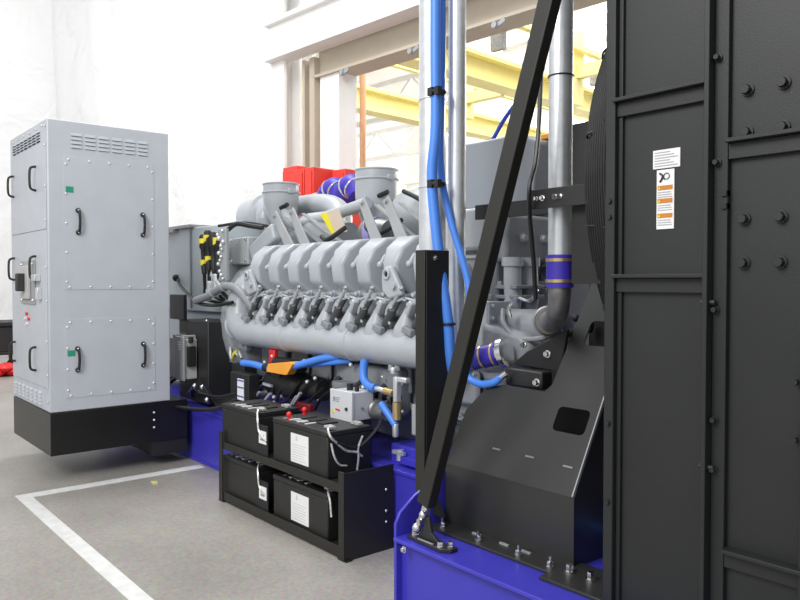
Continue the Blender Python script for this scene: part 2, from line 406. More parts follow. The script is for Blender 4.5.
for x, z, m_ in ((-6.42, 1.24, 'redb'), (-6.36, 1.20, 'redb'), (-6.42, 1.16, 'white'), (-6.47, 1.20, 'white')):
    link('indicator_lamp', MB().cyl((x, Y0-.006, z), (x, Y0-.022, z), .013, n=10), m_, cb)
rv = MB()
for z in (2.64, 2.5, 2.2, 1.95, 1.6, 1.35, 1.05, .8, .6): rv.sph((X1-.035, Y0-.008, z), .008, n=8, m=5)
for i in range(6): rv.sph((X0+.1+i*.18, Y0-.004, 2.655), .008, n=8, m=5)
split('frame_screw', rv, 'galv', cb)

# ================================================================ ALTERNATOR
al = thing('alternator', 'pale grey boxy alternator behind the tall cabinet and ahead of the engine', 'alternator', (-6.9, 3.5, .44))
link('housing', MB().box(-7.9, -5.86, 2.98, 4.05, 1.22, 2.0), 'alt', al, bev=.01)
link('terminal_lid', MB().box(-7.95, -6.55, 2.94, 4.1, 2.0, 2.03).box(-7.2, -6.9, 2.92, 3.0, 1.97, 2.0), 'strap', al, bev=.004)
link('stator_frame', MB().box(-7.9, -5.95, 3.02, 4.0, .62, 1.22), 'alt', al, bev=.05, seg=3)
link('adapter_bell', MB().lathe([(0, .56), (.4, .60), (.75, .66), (1, .68)], (-5.98, 3.55, 1.22), (-5.5, 3.55, 1.22), 32), 'eng', al)
for x in (-7.6, -6.3): link('foot', MB().box(x-.12, x+.12, 2.9, 4.2, .46, .64), 'engd', al, bev=.01)
# darker strip standing in for a vertical shade line
link('shade_line', MB().box(-6.62, -6.60, 2.965, 2.985, 1.24, 2.0), 'strap', al)
# black guard with grey module
gb = thing('mounting_plate', 'black sheet steel mounting box carrying a grey module beside the cabinet', 'mounting plate', (-6.0, 2.8, .45))
link('box_panel', MB().box(-6.30, -5.72, 2.72, 3.0, .47, 1.16), 'black', gb, bev=.008)
link('upper_panel', MB().box(-6.45, -6.15, 2.70, 2.73, 1.16, 1.38), 'black', gb, bev=.003)
split('bolt', MB().sph((-5.74, 2.72, 1.17), .012), 'steel', gb)
gm = thing('voltage_regulator', 'small grey finned control module bolted to the black box beside the cabinet', 'control module', (-6.0, 2.62, .67))
link('module_body', MB().box(-6.22, -5.92, 2.60, 2.715, .67, 1.01), 'grey', gm, bev=.006)
link('module_cover', MB().box(-6.07, -5.90, 2.585, 2.60, .66, 1.03).box(-6.16, -6.12, 2.6, 2.715, 1.01, 1.04).box(-5.98, -5.94, 2.6, 2.715, 1.01, 1.04), 'strap', gm, bev=.004)
mk = MB()
for i in range(4): mk.box(-6.01, -5.96, 2.582, 2.586, .92+i*.02, .927+i*.02)
link('printed_marks', mk, 'white', gm)
link('mounting_lug', MB().torus((-6.24, 2.62, .69), (0, 1, 0), .025, .008), 'galv', gm)
link('side_connector', MB().box(-5.92, -5.88, 2.62, 2.69, .78, .95).cyl((-5.9, 2.65, .98), (-5.9, 2.65, 1.03), .02, n=10), 'dark', gm, bev=.004)
# loose black cables
one('power_cable', MB().tube([(-6.93, 2.985, 1.53), (-6.75, 2.92, 1.47), (-6.41, 2.85, 1.385), (-6.03, 2.78, 1.31), (-5.64, 2.74, 1.30), (-5.36, 2.76, 1.33)], .015).sph((-6.93, 2.965, 1.53), .035), 'cable', 'black cable drooping from the pale grey alternator to the engine', 'cable')
one('power_cable', MB().tube([(-6.2, 2.66, .66), (-6.32, 2.62, .58), (-6.28, 2.55, .49), (-6.02, 2.5, .46), (-5.7, 2.5, .47), (-5.35, 2.58, .50), (-5.1, 2.66, .6)], .016), 'cable', 'thick black cable looping below the small grey module', 'cable')
cc = thing('cable_bundle', 'bundle of black cables with silver clips on the skid left of the batteries', 'cable bundle', (-5.5, 2.7, .45))
for k in range(5):
    link('cable', MB().tube([(-6.0+.04*k, 2.7, .5+.012*k), (-5.85, 2.64+.02*k, .60+.02*k), (-5.6, 2.63+.02*k, .585-.012*k), (-5.3, 2.64, .60-.015*k), (-4.95, 2.72+.03*k, .70+.015*k)], .011, n=6), 'cable', cc)
split('clip', MB().sph((-5.72, 2.60, .64), .02).sph((-5.58, 2.6, .645), .02).beam((-5.84, 2.6, .57), (-5.74, 2.6, .64), .012, .012).box(-5.66, -5.60, 2.6, 2.62, .59, .61).sph((-5.45, 2.58, .56), .02), 'steel', cc)

# ================================================================ SKID
sk = thing('base_skid', 'long blue steel skid under the engine and alternator', 'skid', (-5, 3.5, 0))
for y in (2.635, 4.28):
    link('rail', MB().box(-8.3, -2.33, y, y+.12, .42, .44).box(-8.3, -2.33, y, y+.12, .0, .022).box(-8.3, -2.33, y+.01, y+.024, .02, .42), 'blue', sk, bev=.003)
link('deck', MB().box(-8.3, -2.33, 2.72, 4.28, .40, .425), 'blue', sk)
for x in (-7.6, -6.2, -4.8, -3.4): link('cross_member', MB().box(x-.06, x+.06, 2.63, 4.28, .03, .40), 'blue', sk)
split('rail_bolt', MB().sph((-4.97, 2.64, .24), .016), 'steel', sk)
link('end_plate', MB().prism([(1.925, .445), (1.925, .50), (1.95, .545), (2.03, .60), (2.25, .70), (2.62, .72), (2.62, .02), (1.95, .02)], 'x', -2.335, -2.32), 'blue', sk, bev=.003)
split('end_plate_bolt', MB().hexa((-2.335, 2.0, .415), (-1, 0, 0), .014, .02), 'steel', sk)
link('engine_mount', MB().box(-3.35, -2.75, 2.74, 2.95, .425, .55), 'blue', sk, bev=.01)
link('mount_plate', MB().box(-3.22, -2.72, 2.70, 2.80, .455, .50), 'blue', sk, bev=.006)
# near box section under the radiator
rb = thing('channel_frame', 'blue steel channel base under the radiator and fan guard, nearest the camera', 'base frame', (-1, 3, 0))
link('top_flange', MB().box(-2.32, .6, 1.91, 4.9, .434, .45), 'blue', rb, bev=.003)
link('channel_web', MB().box(-2.32, .6, 1.945, 1.96, .015, .434), 'blue', rb)
link('bottom_flange', MB().box(-2.32, .6, 1.91, 2.1, .0, .015), 'blue', rb)
for x in (-2.32, -.4): link('stiffener', MB().box(x, x+.015, 1.915, 1.945, .015, .434), 'blue', rb)
link('end_web', MB().box(-2.319, -2.304, 1.96, 4.9, .015, .434), 'blue', rb)
split('frame_bolt', MB().hexa((-2.25, 1.91, .42), (0, -1, 0), .010, .012).sph((-2.29, 1.945, .40), .012), 'steel', rb)

# ================================================================ FAN GUARD
fg = thing('fan_guard', 'large dark sheet metal fan guard with sloping perforated top on the blue base', 'fan guard', (-1.95, 2.4, .45))
link('front_panel', MB().box(-2.31, -1.635, 2.195, 2.2, .45, .713), 'guard', fg)
# sloped panel with two rounded openings: built in panel coordinates (a along X, s up the slope)
SY, SZ = .157/.321, .28/.321
def sp(a, s_): return V((a, 2.197+SY*s_, .713+SZ*s_))
def rrect(a0, a1, s0, s1, r, k=3, sh=0):
    pts = []
    for cx_, cs_, t0 in ((a1-r, s1-r, 0), (a0+r, s1-r, 90), (a0+r, s0+r, 180), (a1-r, s0+r, 270)):
        for i in range(k+1):
            t = radians(t0+90*i/k); pts.append((cx_+r*cos(t), cs_+r*sin(t)))
    return pts
import bmesh
def slope_panel():
    outer = [(-2.31, 0), (-1.635, 0), (-1.635, 1.12), (-1.87, 1.12), (-1.885, .66), (-1.90, .42), (-1.925, .385), (-2.15, .39), (-2.24, .365), (-2.31, .25)]
    h1 = rrect(-1.83, -1.68, .233, .335, .02); h2 = rrect(-1.815, -1.665, .605, .715, .02)
    bm = bmesh.new(); edges = []
    for loop in (outer, h1, h2):
        vs = [bm.verts.new((a, s_, 0)) for a, s_ in loop]
        edges += [bm.edges.new((vs[i], vs[(i+1) % len(vs)])) for i in range(len(vs))]
    bmesh.ops.triangle_fill(bm, edges=edges, use_beauty=True)
    r = bmesh.ops.extrude_face_region(bm, geom=bm.faces[:])
    for v in r['geom']:
        if isinstance(v, bmesh.types.BMVert): v.co.z -= .006
    bmesh.ops.recalc_face_normals(bm, faces=bm.faces[:])
    bm.verts.ensure_lookup_table(); N = V((0, -SZ, SY))
    mb = MB(); mb.add([sp(v.co.x, v.co.y)+N*v.co.z for v in bm.verts], [tuple(v.index for v in f.verts) for f in bm.faces]); bm.free()
    return mb
link('sloped_panel', slope_panel(), 'guard', fg)
link('edge_strip', MB().quad(sp(-1.64, -.0), sp(-1.635, 0), sp(-1.635, 1.12), sp(-1.64, 1.12), .012, (0, -SZ, SY)), 'strap', fg)
link('side_panel', MB().prism([(2.197, .45), (2.197, .713), (2.197+SY*1.05, .713+SZ*1.05), (2.9, 1.6), (2.9, .45)], 'x', -1.645, -1.64), 'guard', fg)
link('side_panel', MB().prism([(2.2, .45), (2.2, .713), (2.197+SY*.25, .713+SZ*.25), (2.5, .9), (2.5, .45)], 'x', -2.31, -2.305), 'guard', fg)
link('shade_backing', MB().box(-2.30, -1.65, 2.74, 2.75, .452, 1.15), 'dark', fg)  # dark sheet added so the guard interior reads as shade
link('shade_backing', MB().box(-1.98, -1.66, 2.76, 2.77, 1.0, 1.9), 'dark', fg)  # dark sheet added behind the upper opening, standing in for shade
link('shade_floor', MB().box(-2.30, -1.65, 2.21, 2.74, .4515, .456), 'dark', fg)  # dark sheet over the blue base, shade put into its colour
fl = link('base_flange', MB().box(-2.33, -1.62, 2.09, 2.2, .45, .462), 'guard', fg, bev=.002)
for x, y in ((-2.26, 2.13), (-2.05, 2.13), (-1.84, 2.13), (-1.69, 2.13)):
    split('flange_bolt', MB().hexa((x, y, .462), (0, 0, 1), .012, .02).cyl((x, y, .48), (x, y, .50), .006, n=8), 'steel', fl)
for x in (-2.10, -1.95, -1.84): split('slot_mark', MB().box(x-.02, x+.025, 2.165, 2.175, .462, .468), 'galv', fl)
for a, s_ in ((-2.062, .106), (-1.887, .106), (-1.703, .102)):
    link('slot', MB().quad(sp(a-.022, s_), sp(a+.022, s_), sp(a+.022, s_+.007), sp(a-.022, s_+.007), .003, (0, -SZ, SY)), 'galvd', fg)
for x in (-1.61, -1.52):
    link('corner_bolt', MB().hexa((x, 2.14, .462), (0, 0, 1), .014, .03), 'steel', fg)
link('corner_foot', MB().box(-1.66, -1.40, 2.03, 2.25, .45, .463), 'guard', fg, bev=.002)
# bolted black bracket behind the guard
bk = thing('pipe_bracket', 'black bolted bracket plate above the sloped guard below the violet sleeve', 'bracket', (-2.2, 2.6, 1.0))
link('plate', MB().prism([(-2.20, 1.13), (-1.97, 1.12), (-1.94, 1.08), (-1.92, 1.20), (-1.90, 1.30), (-1.98, 1.26), (-2.12, 1.19)], 'y', 2.50, 2.52), 'dark', bk, bev=.004)
link('lip', MB().box(-2.18, -1.975, 2.43, 2.50, 1.045, 1.12), 'black', bk, bev=.008)
split('bolt', MB().hexa((-2.0, 2.43, 1.075), (0, -1, 0), .012, .02).hexa((-2.0, 2.5, 1.19), (0, -1, 0), .012, .02).hexa((-2.13, 2.5, 1.22), (0, -1, 0), .010, .02), 'steel', bk)

# ================================================================ RADIATOR
RX, RY = -1.378, 2.0
ra = thing('radiator', 'huge dark grey-black radiator housing filling the right side', 'radiator', (-.7, 3.4, .45))
link('core_box', MB().box(RX+.02, -.15, RY+.03, 4.8, .452, 3.3), 'rad', ra)
link('frame_post', MB().box(RX, RX+.035, RY, RY+.05, .452, 3.3), 'rad', ra, bev=.003)
link('frame_post', MB().box(RX+.035, RX+.05, RY+.018, RY+.04, .452, 3.3), 'rad', ra, bev=.002)
link('frame_post', MB().box(-1.045, -1.03, RY-.02, RY+.05, .452, 3.3).box(-1.03, -.99, RY+.012, RY+.03, .452, 3.3), 'rad', ra, bev=.002)
link('frame_post', MB().box(-.79, -.70, RY, RY+.04, .452, 1.35), 'rad', ra, bev=.003)
link('frame_post', MB().box(-.5, -.46, RY-.02, RY+.05, .452, 3.3), 'rad', ra, bev=.003)
for z, x0, x1 in ((2.06, RX+.03, -1.045), (1.515, RX+.03, -1.045), (1.885, -.989, -.5), (.75, -.989, -.5), (2.62, RX+.03, -1.045)):
    link('ledge', MB().box(x0, x1, RY-.012, RY+.03, z-.006, z+.006).box(x0, x1, RY+.012, RY+.03, z-.05, z-.006), 'rad', ra, bev=.002)
for x, z in ((-.945, 2.02), (-.85, 2.02), (-.945, 1.905), (-.85, 1.905), (-.95, 1.67), (-.853, 1.67), (-.95, 1.55), (-.853, 1.55)):
    link('hex_bolt', MB().hexa((x, RY+.03, z), (0, -1, 0), .013, .022), 'rad', ra)
for x, z in ((-1.018, 1.42), (-1.018, 1.11), (-1.018, .97), (-1.36, 1.75), (-1.36, 1.70), (-1.36, 1.05), (-1.36, .8), (-.80, 1.24), (-.8, 1.09), (-1.018, 2.12), (-1.018, 1.83)):
    split('small_bolt', MB().hexa((x, RY+.012, z), (0, -1, 0), .008, .02), 'rad', ra)
split('clamp_nut', MB().cyl((-1.055, RY+.0, 1.44), (-1.015, RY+.0, 1.44), .008, n=8).cyl((-1.055, RY+.0, .975), (-1.015, RY+.0, .975), .008, n=8), 'rad', ra)
split('latch_slot', MB().box(-1.005, -.99, RY+.005, RY+.03, 1.735, 1.75).box(-1.005, -.99, RY+.005, RY+.03, 1.70, 1.715), 'dark', ra)
# labels on the radiator
yl = RY+.0285
lb = link('information_label', MB().box(-1.228, -1.140, yl-.0015, yl+.002, 1.836, 1.892), 'paper', ra, bev=.0008)
tx = MB()
for i in range(6): tx.box(-1.222, -1.148-.012*(i % 3), yl-.003, yl-.0014, 1.843+i*.008, 1.8455+i*.008)
link('text_lines', tx, mat('pale_ink', (.45, .45, .47), .6), lb)
lb = link('warning_label', MB().box(-1.215, -1.158, yl-.0015, yl+.002, 1.655, 1.832), 'paper', ra, bev=.0008)
ob = MB(); tl = MB()
for z in (1.772, 1.733, 1.689):
    ob.box(-1.211, -1.163, yl-.003, yl-.0014, z, z+.013)
    for i in range(3): tl.box(-1.211, -1.168+.002*i, yl-.003, yl-.0014, z-.008-i*.007, z-.0055-i*.007)
split('orange_band', ob, 'orangel', lb); link('text_lines', tl, mat('pale_ink_2', (.45, .45, .47), .6), lb)
pc = MB().tube([(-1.205, yl-.003, 1.822), (-1.195, yl-.003, 1.815), (-1.198, yl-.003, 1.803), (-1.204, yl-.003, 1.796)], .0028, n=6, smooth=3)
pc.torus((-1.182, yl-.003, 1.812), (0, 1, 0), .009, .0012, n=16, m=5).tube([(-1.195, yl-.003, 1.81), (-1.188, yl-.003, 1.803)], .002, n=6, smooth=0)
link('pictogram', pc, 'inkb', lb)
yt = MB()
for z in (1.772, 1.733, 1.689): yt.prism([(-1.209, z+.002), (-1.201, z+.002), (-1.205, z+.011)], 'y', yl-.004, yl-.003)
split('warning_triangle', yt, 'yellow', lb)

# fan shroud and concentric wire guard
sh = thing('fan_shroud', 'black square fan shroud standing between the engine and the radiator', 'shroud', (-1.5, 3.4, .45))
link('shroud_plate', MB().box(-1.47, -1.385, 2.24, 4.7, .95, 2.075), 'dark', sh, bev=.004)
link('shroud_wing', MB().box(-1.685, -1.47, 2.24, 2.27, 1.49, 2.075), 'dark', sh)
link('shroud_ring', MB().torus((-1.44, 3.4, 1.75), (1, 0, 0), 1.0, .03, n=64), 'dark', sh)
wg = thing('wire_guard', 'bulging black concentric wire fan guard in front of the shroud', 'wire guard', (-1.5, 3.4, .45))
RC = V((0, 3.155, 1.87))
for k in range(9):
    R_ = 1.13-.021*k; x = -1.400-.024*k
    link('guard_ring', MB().torus((x, RC.y, RC.z), (1, 0, 0), R_, .0042, n=96, m=6), 'rubber', wg)
for k in range(20):
    a = 2*pi*(k+.5)/20+.02; d = V((0, cos(a), sin(a)))
    link('radial_wire', MB().tube([V((-1.40, 0, 0))+RC+d*1.13, V((-1.49, 0, 0))+RC+d*1.04, V((-1.59, 0, 0))+RC+d*.95, V((-1.62, 0, 0))+RC+d*.5], .004, n=6), 'rubber', wg)

# ================================================================ BRACES
bs = thing('diagonal_brace', 'long black square-tube brace slanting up from the blue base to the radiator top', 'brace', (-2.2, 2.0, .6))
link('square_tube', MB().beam((-2.20, 1.985, .60), (-1.530, 2.05, 2.80), .066, .05, up=(0, -1, 0)), 'post', bs, bev=.004)
link('clevis_fork', MB().beam((-2.205, 1.98, .56), (-2.185, 1.985, .62), .03, .03, up=(0, -1, 0)), 'steel', bs, bev=.004)
link('top_lug', MB().box(-1.58, -1.36, 2.03, 2.06, 2.66, 2.86), 'post', bs, bev=.003)
ps = thing('upright_post', 'black upright steel post beside the diagonal brace standing at the clevis', 'post', (-2.4, 2.15, .5))
link('post_web', MB().box(-2.445, -2.385, 2.14, 2.15, .56, 1.635), 'post', ps, bev=.002)
link('post_flange', MB().box(-2.390, -2.383, 2.15, 2.285, .56, 1.635), 'dark', ps, bev=.002)
link('toe', MB().prism([(-2.445, .56), (-2.385, .56), (-2.30, .56), (-2.26, .50), (-2.40, .50)], 'y', 2.13, 2.15), 'post', ps)
split('bolt', MB().hexa((-2.383, 2.20, 1.60), (1, 0, 0), .010, .015), 'steel', ps)
cv = thing('brace_foot', 'black bolted foot plate with silver clevis holding the braces to the blue base', 'clevis foot', (-2.17, 1.96, .45))
link('foot_plate', MB().prism([(-2.275, 1.945), (-2.07, 1.935), (-2.035, 1.965), (-2.035, 2.0), (-2.26, 2.01)], 'z', .451, .466), 'black', cv, bev=.002)
link('gusset', MB().prism([(-2.235, .466), (-2.10, .466), (-2.15, .50), (-2.165, .56), (-2.195, .56), (-2.20, .50)], 'y', 1.965, 1.98), 'black', cv, bev=.002)
link('turnbuckle', MB().beam((-2.225, 1.955, .50), (-2.185, 1.96, .575), .018, .018).sph((-2.225, 1.955, .505), .020).sph((-2.19, 1.957, .565), .017).cyl((-2.20, 1.94, .54), (-2.20, 1.99, .54), .010, n=10), 'steel', cv)
for x, y in ((-2.25, 1.968), (-2.085, 1.955), (-2.06, 1.985), (-2.24, 2.0)):
    split('foot_bolt', MB().hexa((x, y, .466), (0, 0, 1), .012, .02), 'steel', cv)
split('slot_mark', MB().box(-2.21, -2.12, 1.945, 1.952, .466, .469), 'galv', cv)
# crossbar
xb = thing('pipe_support_bar', 'short black horizontal bar clamping the right-hand galvanised pipe', 'support bar', (-1.7, 2.2, 1.78))
link('bar', MB().box(-1.84, -1.40, 2.195, 2.205, 1.772, 1.845), 'black', xb, bev=.002)
link('bar_extension', MB().box(-2.55, -1.80, 2.62, 2.64, 1.80, 1.87), 'dark', xb)
for x in (-1.815, -1.785, -1.725, -1.705): link('clamp_bolt', MB().hexa((x, 2.195, 1.81), (0, -1, 0), .008, .014), 'steel', xb)

# ================================================================ GALVANISED PIPES
pa = thing('galvanised_pipe', 'wide pale galvanised pipe with the blue hoses strapped to its right', 'pipe', (-2.5, 2.4, 1.2))
link('pipe_tube', MB().cyl((-2.62, 2.40, .0), (-2.62, 2.40, 3.3), .064, n=28), 'galv', pa)
pb = thing('galvanised_pipe', 'slimmer galvanised pipe running down between the blue hoses and the brace', 'pipe', (-2.4, 2.4, 1.1))
link('pipe_tube', MB().tube([(-2.452, 2.40, 3.3), (-2.452, 2.40, 2.2), (-2.452, 2.40, 1.42), (-2.46, 2.42, 1.22), (-2.45, 2.46, 1.145), (-2.40, 2.47, 1.14)], .041, n=20), 'galv', pb)
pcq = thing('galvanised_pipe', 'right-hand galvanised pipe with violet sleeve between the brace and the shroud', 'pipe', (-1.78, 2.3, 1.3))
link('pipe_tube', MB().cyl((-1.785, 2.30, 1.50), (-1.785, 2.30, 3.3), .046, n=24), 'galv', pcq)
link('elbow', MB().tube([(-1.785, 2.30, 1.50), (-1.790, 2.305, 1.445), (-1.835, 2.35, 1.375), (-1.94, 2.45, 1.335), (-2.08, 2.60, 1.325)], .043, n=18), 'galvd', pcq)
link('sleeve', MB().cyl((-1.785, 2.30, 1.475), (-1.785, 2.30, 1.60), .052, n=28), 'sil', pcq)
for z in (1.50, 1.58): split('hose_clamp', MB().cyl((-1.785, 2.30, z-.006), (-1.785, 2.30, z+.006), .0545, n=28), 'brass', pcq)
link('coupling', MB().cyl((-2.05, 2.57, 1.325), (-2.15, 2.68, 1.325), .058, n=20).torus((-2.08, 2.60, 1.325), (-.6, .8, 0), .06, .008), 'galvd', pcq)
sv = thing('coupling_sleeve', 'violet silicone coupling sleeve with clamps joining the slim pipe to the engine', 'hose sleeve', (-2.35, 2.5, 1.1))
S0, S1 = V((-2.43, 2.465, 1.135)), V((-2.285, 2.50, 1.17))
link('sleeve', MB().cyl(S0, S1, .052, n=24), 'sil', sv)
for t in (.12, .5, .9): split('hose_clamp', MB().cyl(S0.lerp(S1, t-.03), S0.lerp(S1, t+.03), .0545, n=24), 'brass', sv)
link('flange', MB().cyl(S1, S1+(S1-S0).normalized()*.03, .046, n=20).cyl(S1+(S1-S0).normalized()*.02, S1+(S1-S0).normalized()*.045, .068, n=24), 'steel', sv)
# straps around pipes / hoses
cs = MB().torus((-2.62, 2.40, 2.37), (0, 0, 1), .066, .004)
link('cable_tie', MB().torus((-2.62, 2.40, 2.36), (0, 0, 1), .066, .003).torus((-2.62, 2.40, 1.945), (0, 0, 1), .066, .003), 'galv', pa)
link('cable_tie', MB().torus((-1.785, 2.30, 2.28), (0, 0, 1), .048, .003, n=20), 'rubber', pcq)
# black cable down pipe
one('sensor_cable', MB().tube([(-1.845, 2.26, 2.40), (-1.85, 2.25, 2.1), (-1.842, 2.22, 1.95), (-1.835, 2.18, 1.86), (-1.835, 2.18, 1.76), (-1.85, 2.22, 1.6), (-1.87, 2.26, 1.43)], .009, n=8), 'cable', 'thin black cable hanging beside the right-hand galvanised pipe', 'cable')

# ================================================================ BLUE HOSES
bh = thing('blue_hose', 'bright blue hose strapped to the wide galvanised pipe and sweeping down behind the post', 'hose', (-2.4, 2.3, 1.0))
link('hose_tube', MB().tube([(-2.455, 2.27, 3.3), (-2.458, 2.27, 2.6), (-2.455, 2.27, 2.2), (-2.47, 2.26, 1.98), (-2.445, 2.26, 1.75), (-2.40, 2.26, 1.50), (-2.375, 2.27, 1.33), (-2.37, 2.28, 1.18), (-2.38, 2.3, 1.10)], .024, n=14), 'hose', bh)
for z in (2.345, 1.935): link('hose_strap', MB().torus((-2.45, 2.275, z), (0, 0, 1), .031, .010).box(-2.475, -2.445, 2.235, 2.26, z-.018, z+.018).box(-2.43, -2.405, 2.235, 2.26, z-.02, z+.015), 'rubber', bh)
link('hose_strap', MB().torus((-2.37, 2.27, 1.31), (0, 0, 1), .026, .006), 'rubber', bh)
link('spring_clip', MB().tube([(-2.40, 2.25, 1.30), (-2.44, 2.24, 1.30), (-2.45, 2.24, 1.29)], .008, n=6), 'steel', bh)
bh2 = thing('blue_hose', 'second deeper blue hose behind the bright one, curling towards the violet sleeve', 'hose', (-2.4, 2.4, 1.0))
link('hose_tube', MB().tube([(-2.475, 2.33, 3.3), (-2.48, 2.33, 2.5), (-2.49, 2.33, 2.05), (-2.44, 2.34, 1.80), (-2.36, 2.36, 1.56), (-2.325, 2.36, 1.42), (-2.32, 2.36, 1.2), (-2.34, 2.36, 1.08), (-2.27, 2.37, 1.045), (-2.19, 2.37, 1.06), (-2.16, 2.38, 1.085)], .017, n=12), 'hose', bh2)
link('end_fitting', MB().cyl((-2.16, 2.38, 1.085), (-2.135, 2.39, 1.105), .014, n=10), 'steel', bh2)
one('air_line', MB().tube([(-2.52, 3.1, 2.62), (-2.60, 3.1, 2.55), (-2.77, 3.1, 2.42), (-2.90, 3.12, 2.30)], .012, n=8), 'hosed', 'thin dark blue line rising from the grey box behind the diagonal brace', 'hose')

# ================================================================ BATTERY RACK + BATTERIES
rk = thing('battery_rack', 'black two-tier angle steel battery rack standing on the floor against the skid', 'rack', (-3.9, 2.45, 0))
for x in (-4.645, -3.235):
    link('leg', MB().box(x, x+.05, 2.282, 2.2895, 0, .48) if x < -4 else MB().box(x, x+.05, 2.282, 2.2895, 0, .48), 'post', rk, bev=.001)
link('leg', MB().box(-4.645, -4.595, 2.57, 2.577, 0, .48), 'post', rk)
link('shelf', MB().box(-4.64, -3.19, 2.292, 2.62, .385, .395).box(-4.64, -3.19, 2.29, 2.297, .362, .41), 'post', rk, bev=.001)
link('shelf', MB().box(-4.64, -3.19, 2.292, 2.62, .035, .045).box(-4.64, -3.19, 2.29, 2.297, .01, .07), 'post', rk, bev=.001)
link('side_plate', MB().box(-3.1895, -3.184, 2.2895, 2.625, .0, .475), 'post', rk)
sb = MB()
for z in (.22, .16, .34): sb.sph((-3.183, 2.57, z), .009)
split('side_bolt', sb, 'steel', rk)
foot = MB().box(-4.66, -4.58, 2.285, 2.33, 0, .008).box(-3.25, -3.17, 2.285, 2.33, 0, .008)
split('foot_pad', foot, 'post', rk)

def battery(x0, x1, z, label, red2):
    y0, y1, h = 2.315, 2.622, .265
    b = thing('battery', label, 'battery', ((x0+x1)/2, (y0+y1)/2, z), 'large black starter batteries in the rack')
    link('case', MB().box(x0, x1, y0, y1, z, z+h-.03), 'batt', b, bev=.008)
    link('lid', MB().box(x0-.002, x1+.002, y0-.002, y1+.002, z+h-.03, z+h), 'batt', b, bev=.005)
    for yy in ((y0+.06, y1-.06)):
        t = split('terminal_clamp', MB().cyl((x1-.06, yy, z+h), (x1-.06, yy, z+h+.025), .012, n=10).beam((x1-.10, yy, z+h+.012), (x1-.02, yy, z+h+.012), .03, .014).hexa((x1-.03, yy, z+h+.015), (0, 0, 1), .009, .012), 'lead', b)
    for k in range(3): link('vent_cap', MB().box(x0+.10+k*.11, x0+.18+k*.11, y0+.10, y1-.10, z+h, z+h+.008), 'dark', b, bev=.003)
    g = MB()
    for i in range(4): g.box(x0+.07+i*.05, x0+.085+i*.06, y0+.03+.006*i, y0+.09, z+h, z+h+.002)
    link('top_print', g, 'lead', b)
    if red2: link('terminal_cap', MB().cyl((x0+.05, y1-.11, z+h), (x0+.05, y1-.11, z+h+.02), .012, n=10).sph((x0+.05, y1-.11, z+h+.03), .018, n=10, m=6), 'red', b)
    for k in range(3): link('top_strip', MB().box(x0+.14+k*.085, x0+.16+k*.085, y0+.03, y0+.15, z+h, z+h+.004), 'zinc', b)
    return b
B1 = battery(-4.66, -4.165, .397, 'black battery in the upper left place of the rack', 0)
B2 = battery(-3.975, -3.385, .397, 'black battery in the upper right place of the rack, with a large white label', 1)
B3 = battery(-4.66, -4.165, .047, 'black battery in the lower left place of the rack', 0)
B4 = battery(-3.975, -3.385, .047, 'black battery in the lower right place of the rack, with a large white label', 1)
link('terminal_cap', MB().cyl((-3.86, 2.36, .662), (-3.86, 2.36, .68), .012, n=10).sph((-3.86, 2.36, .69), .018, n=10, m=6), 'red', B2)
for b, z in ((B2, .397), (B4, .047)):
    l = link('label', MB().box(-3.765, -3.575, 2.3125, 2.315, z+.035, z+.205), 'paper', b)
    g = MB()
    for i in range(7): g.box(-3.75, -3.60-.01*(i % 3), 2.3115, 2.3126, z+.05+i*.015, z+.0525+i*.015)
    g.torus((-3.70, 2.312, z+.185), (0, 1, 0), .006, .0015, n=12, m=5).box(-3.71, -3.69, 2.3115, 2.3126, z+.168, z+.174)
    link('label_text', g, mat('faint_ink', (.5, .5, .52), .6), l)
for b, z in ((B1, .397), (B3, .047)):
    l = link('label', MB().box(-4.164, -4.163, 2.34, 2.42, z+.09, z+.165) if False else MB().box(-4.125, -4.035, 2.30, 2.303, z+.085, z+.165), 'paper', b)
    link('label_mark', MB().box(-4.105, -4.055, 2.2985, 2.3001, z+.105, z+.118).box(-4.10, -4.06, 2.2985, 2.3001, z+.125, z+.14), 'ink', l)
    link('label_holder', MB().box(-4.158, -4.02, 2.303, 2.31, z+.0, z+.20), 'dark', b)
def lead(pts, label, r=.006, m_='lead'): return one('battery_lead', MB().tube(pts, r, n=6), m_, label, 'cable')
zt = .675
lead([(-4.215, 2.38, zt), (-4.17, 2.32, zt-.0), (-4.13, 2.296, zt-.05), (-4.11, 2.295, zt-.12), (-4.03, 2.30, zt-.17)], 'silver strap hanging between the two upper batteries', .007)
lead([(-3.44, 2.38, zt), (-3.40, 2.33, zt), (-3.36, 2.32, .64), (-3.36, 2.36, .60), (-3.355, 2.42, .55), (-3.35, 2.49, .53), (-3.35, 2.53, .50)], 'black and silver lead draped down the end of the upper right battery', .007, 'lead')
lead([(-3.37, 2.33, .60), (-3.355, 2.34, .53), (-3.35, 2.37, .48), (-3.35, 2.42, .465)], 'short curled silver lead at the front corner of the upper right battery', .006)
lead([(-3.345, 2.53, .62), (-3.345, 2.50, .56), (-3.345, 2.50, .50), (-3.345, 2.49, .43)], 'small upright silver lead at the rear corner of the upper right battery', .006)
lead([(-3.36, 2.36, .60), (-3.35, 2.5, .56), (-3.30, 2.60, .66), (-3.28, 2.62, .72)], 'black lead rising from the upper right battery to the engine', .009, 'cable')
lead([(-3.44, 2.38, zt-.35), (-3.40, 2.33, zt-.35), (-3.36, 2.315, .28), (-3.34, 2.31, .2)], 'silver lead at the corner of the lower right battery', .006)
lead([(-4.215, 2.38, zt-.35), (-4.17, 2.32, zt-.35), (-4.13, 2.296, zt-.40), (-4.11, 2.295, zt-.47), (-4.05, 2.30, zt-.5)], 'silver strap hanging between the two lower batteries', .006)

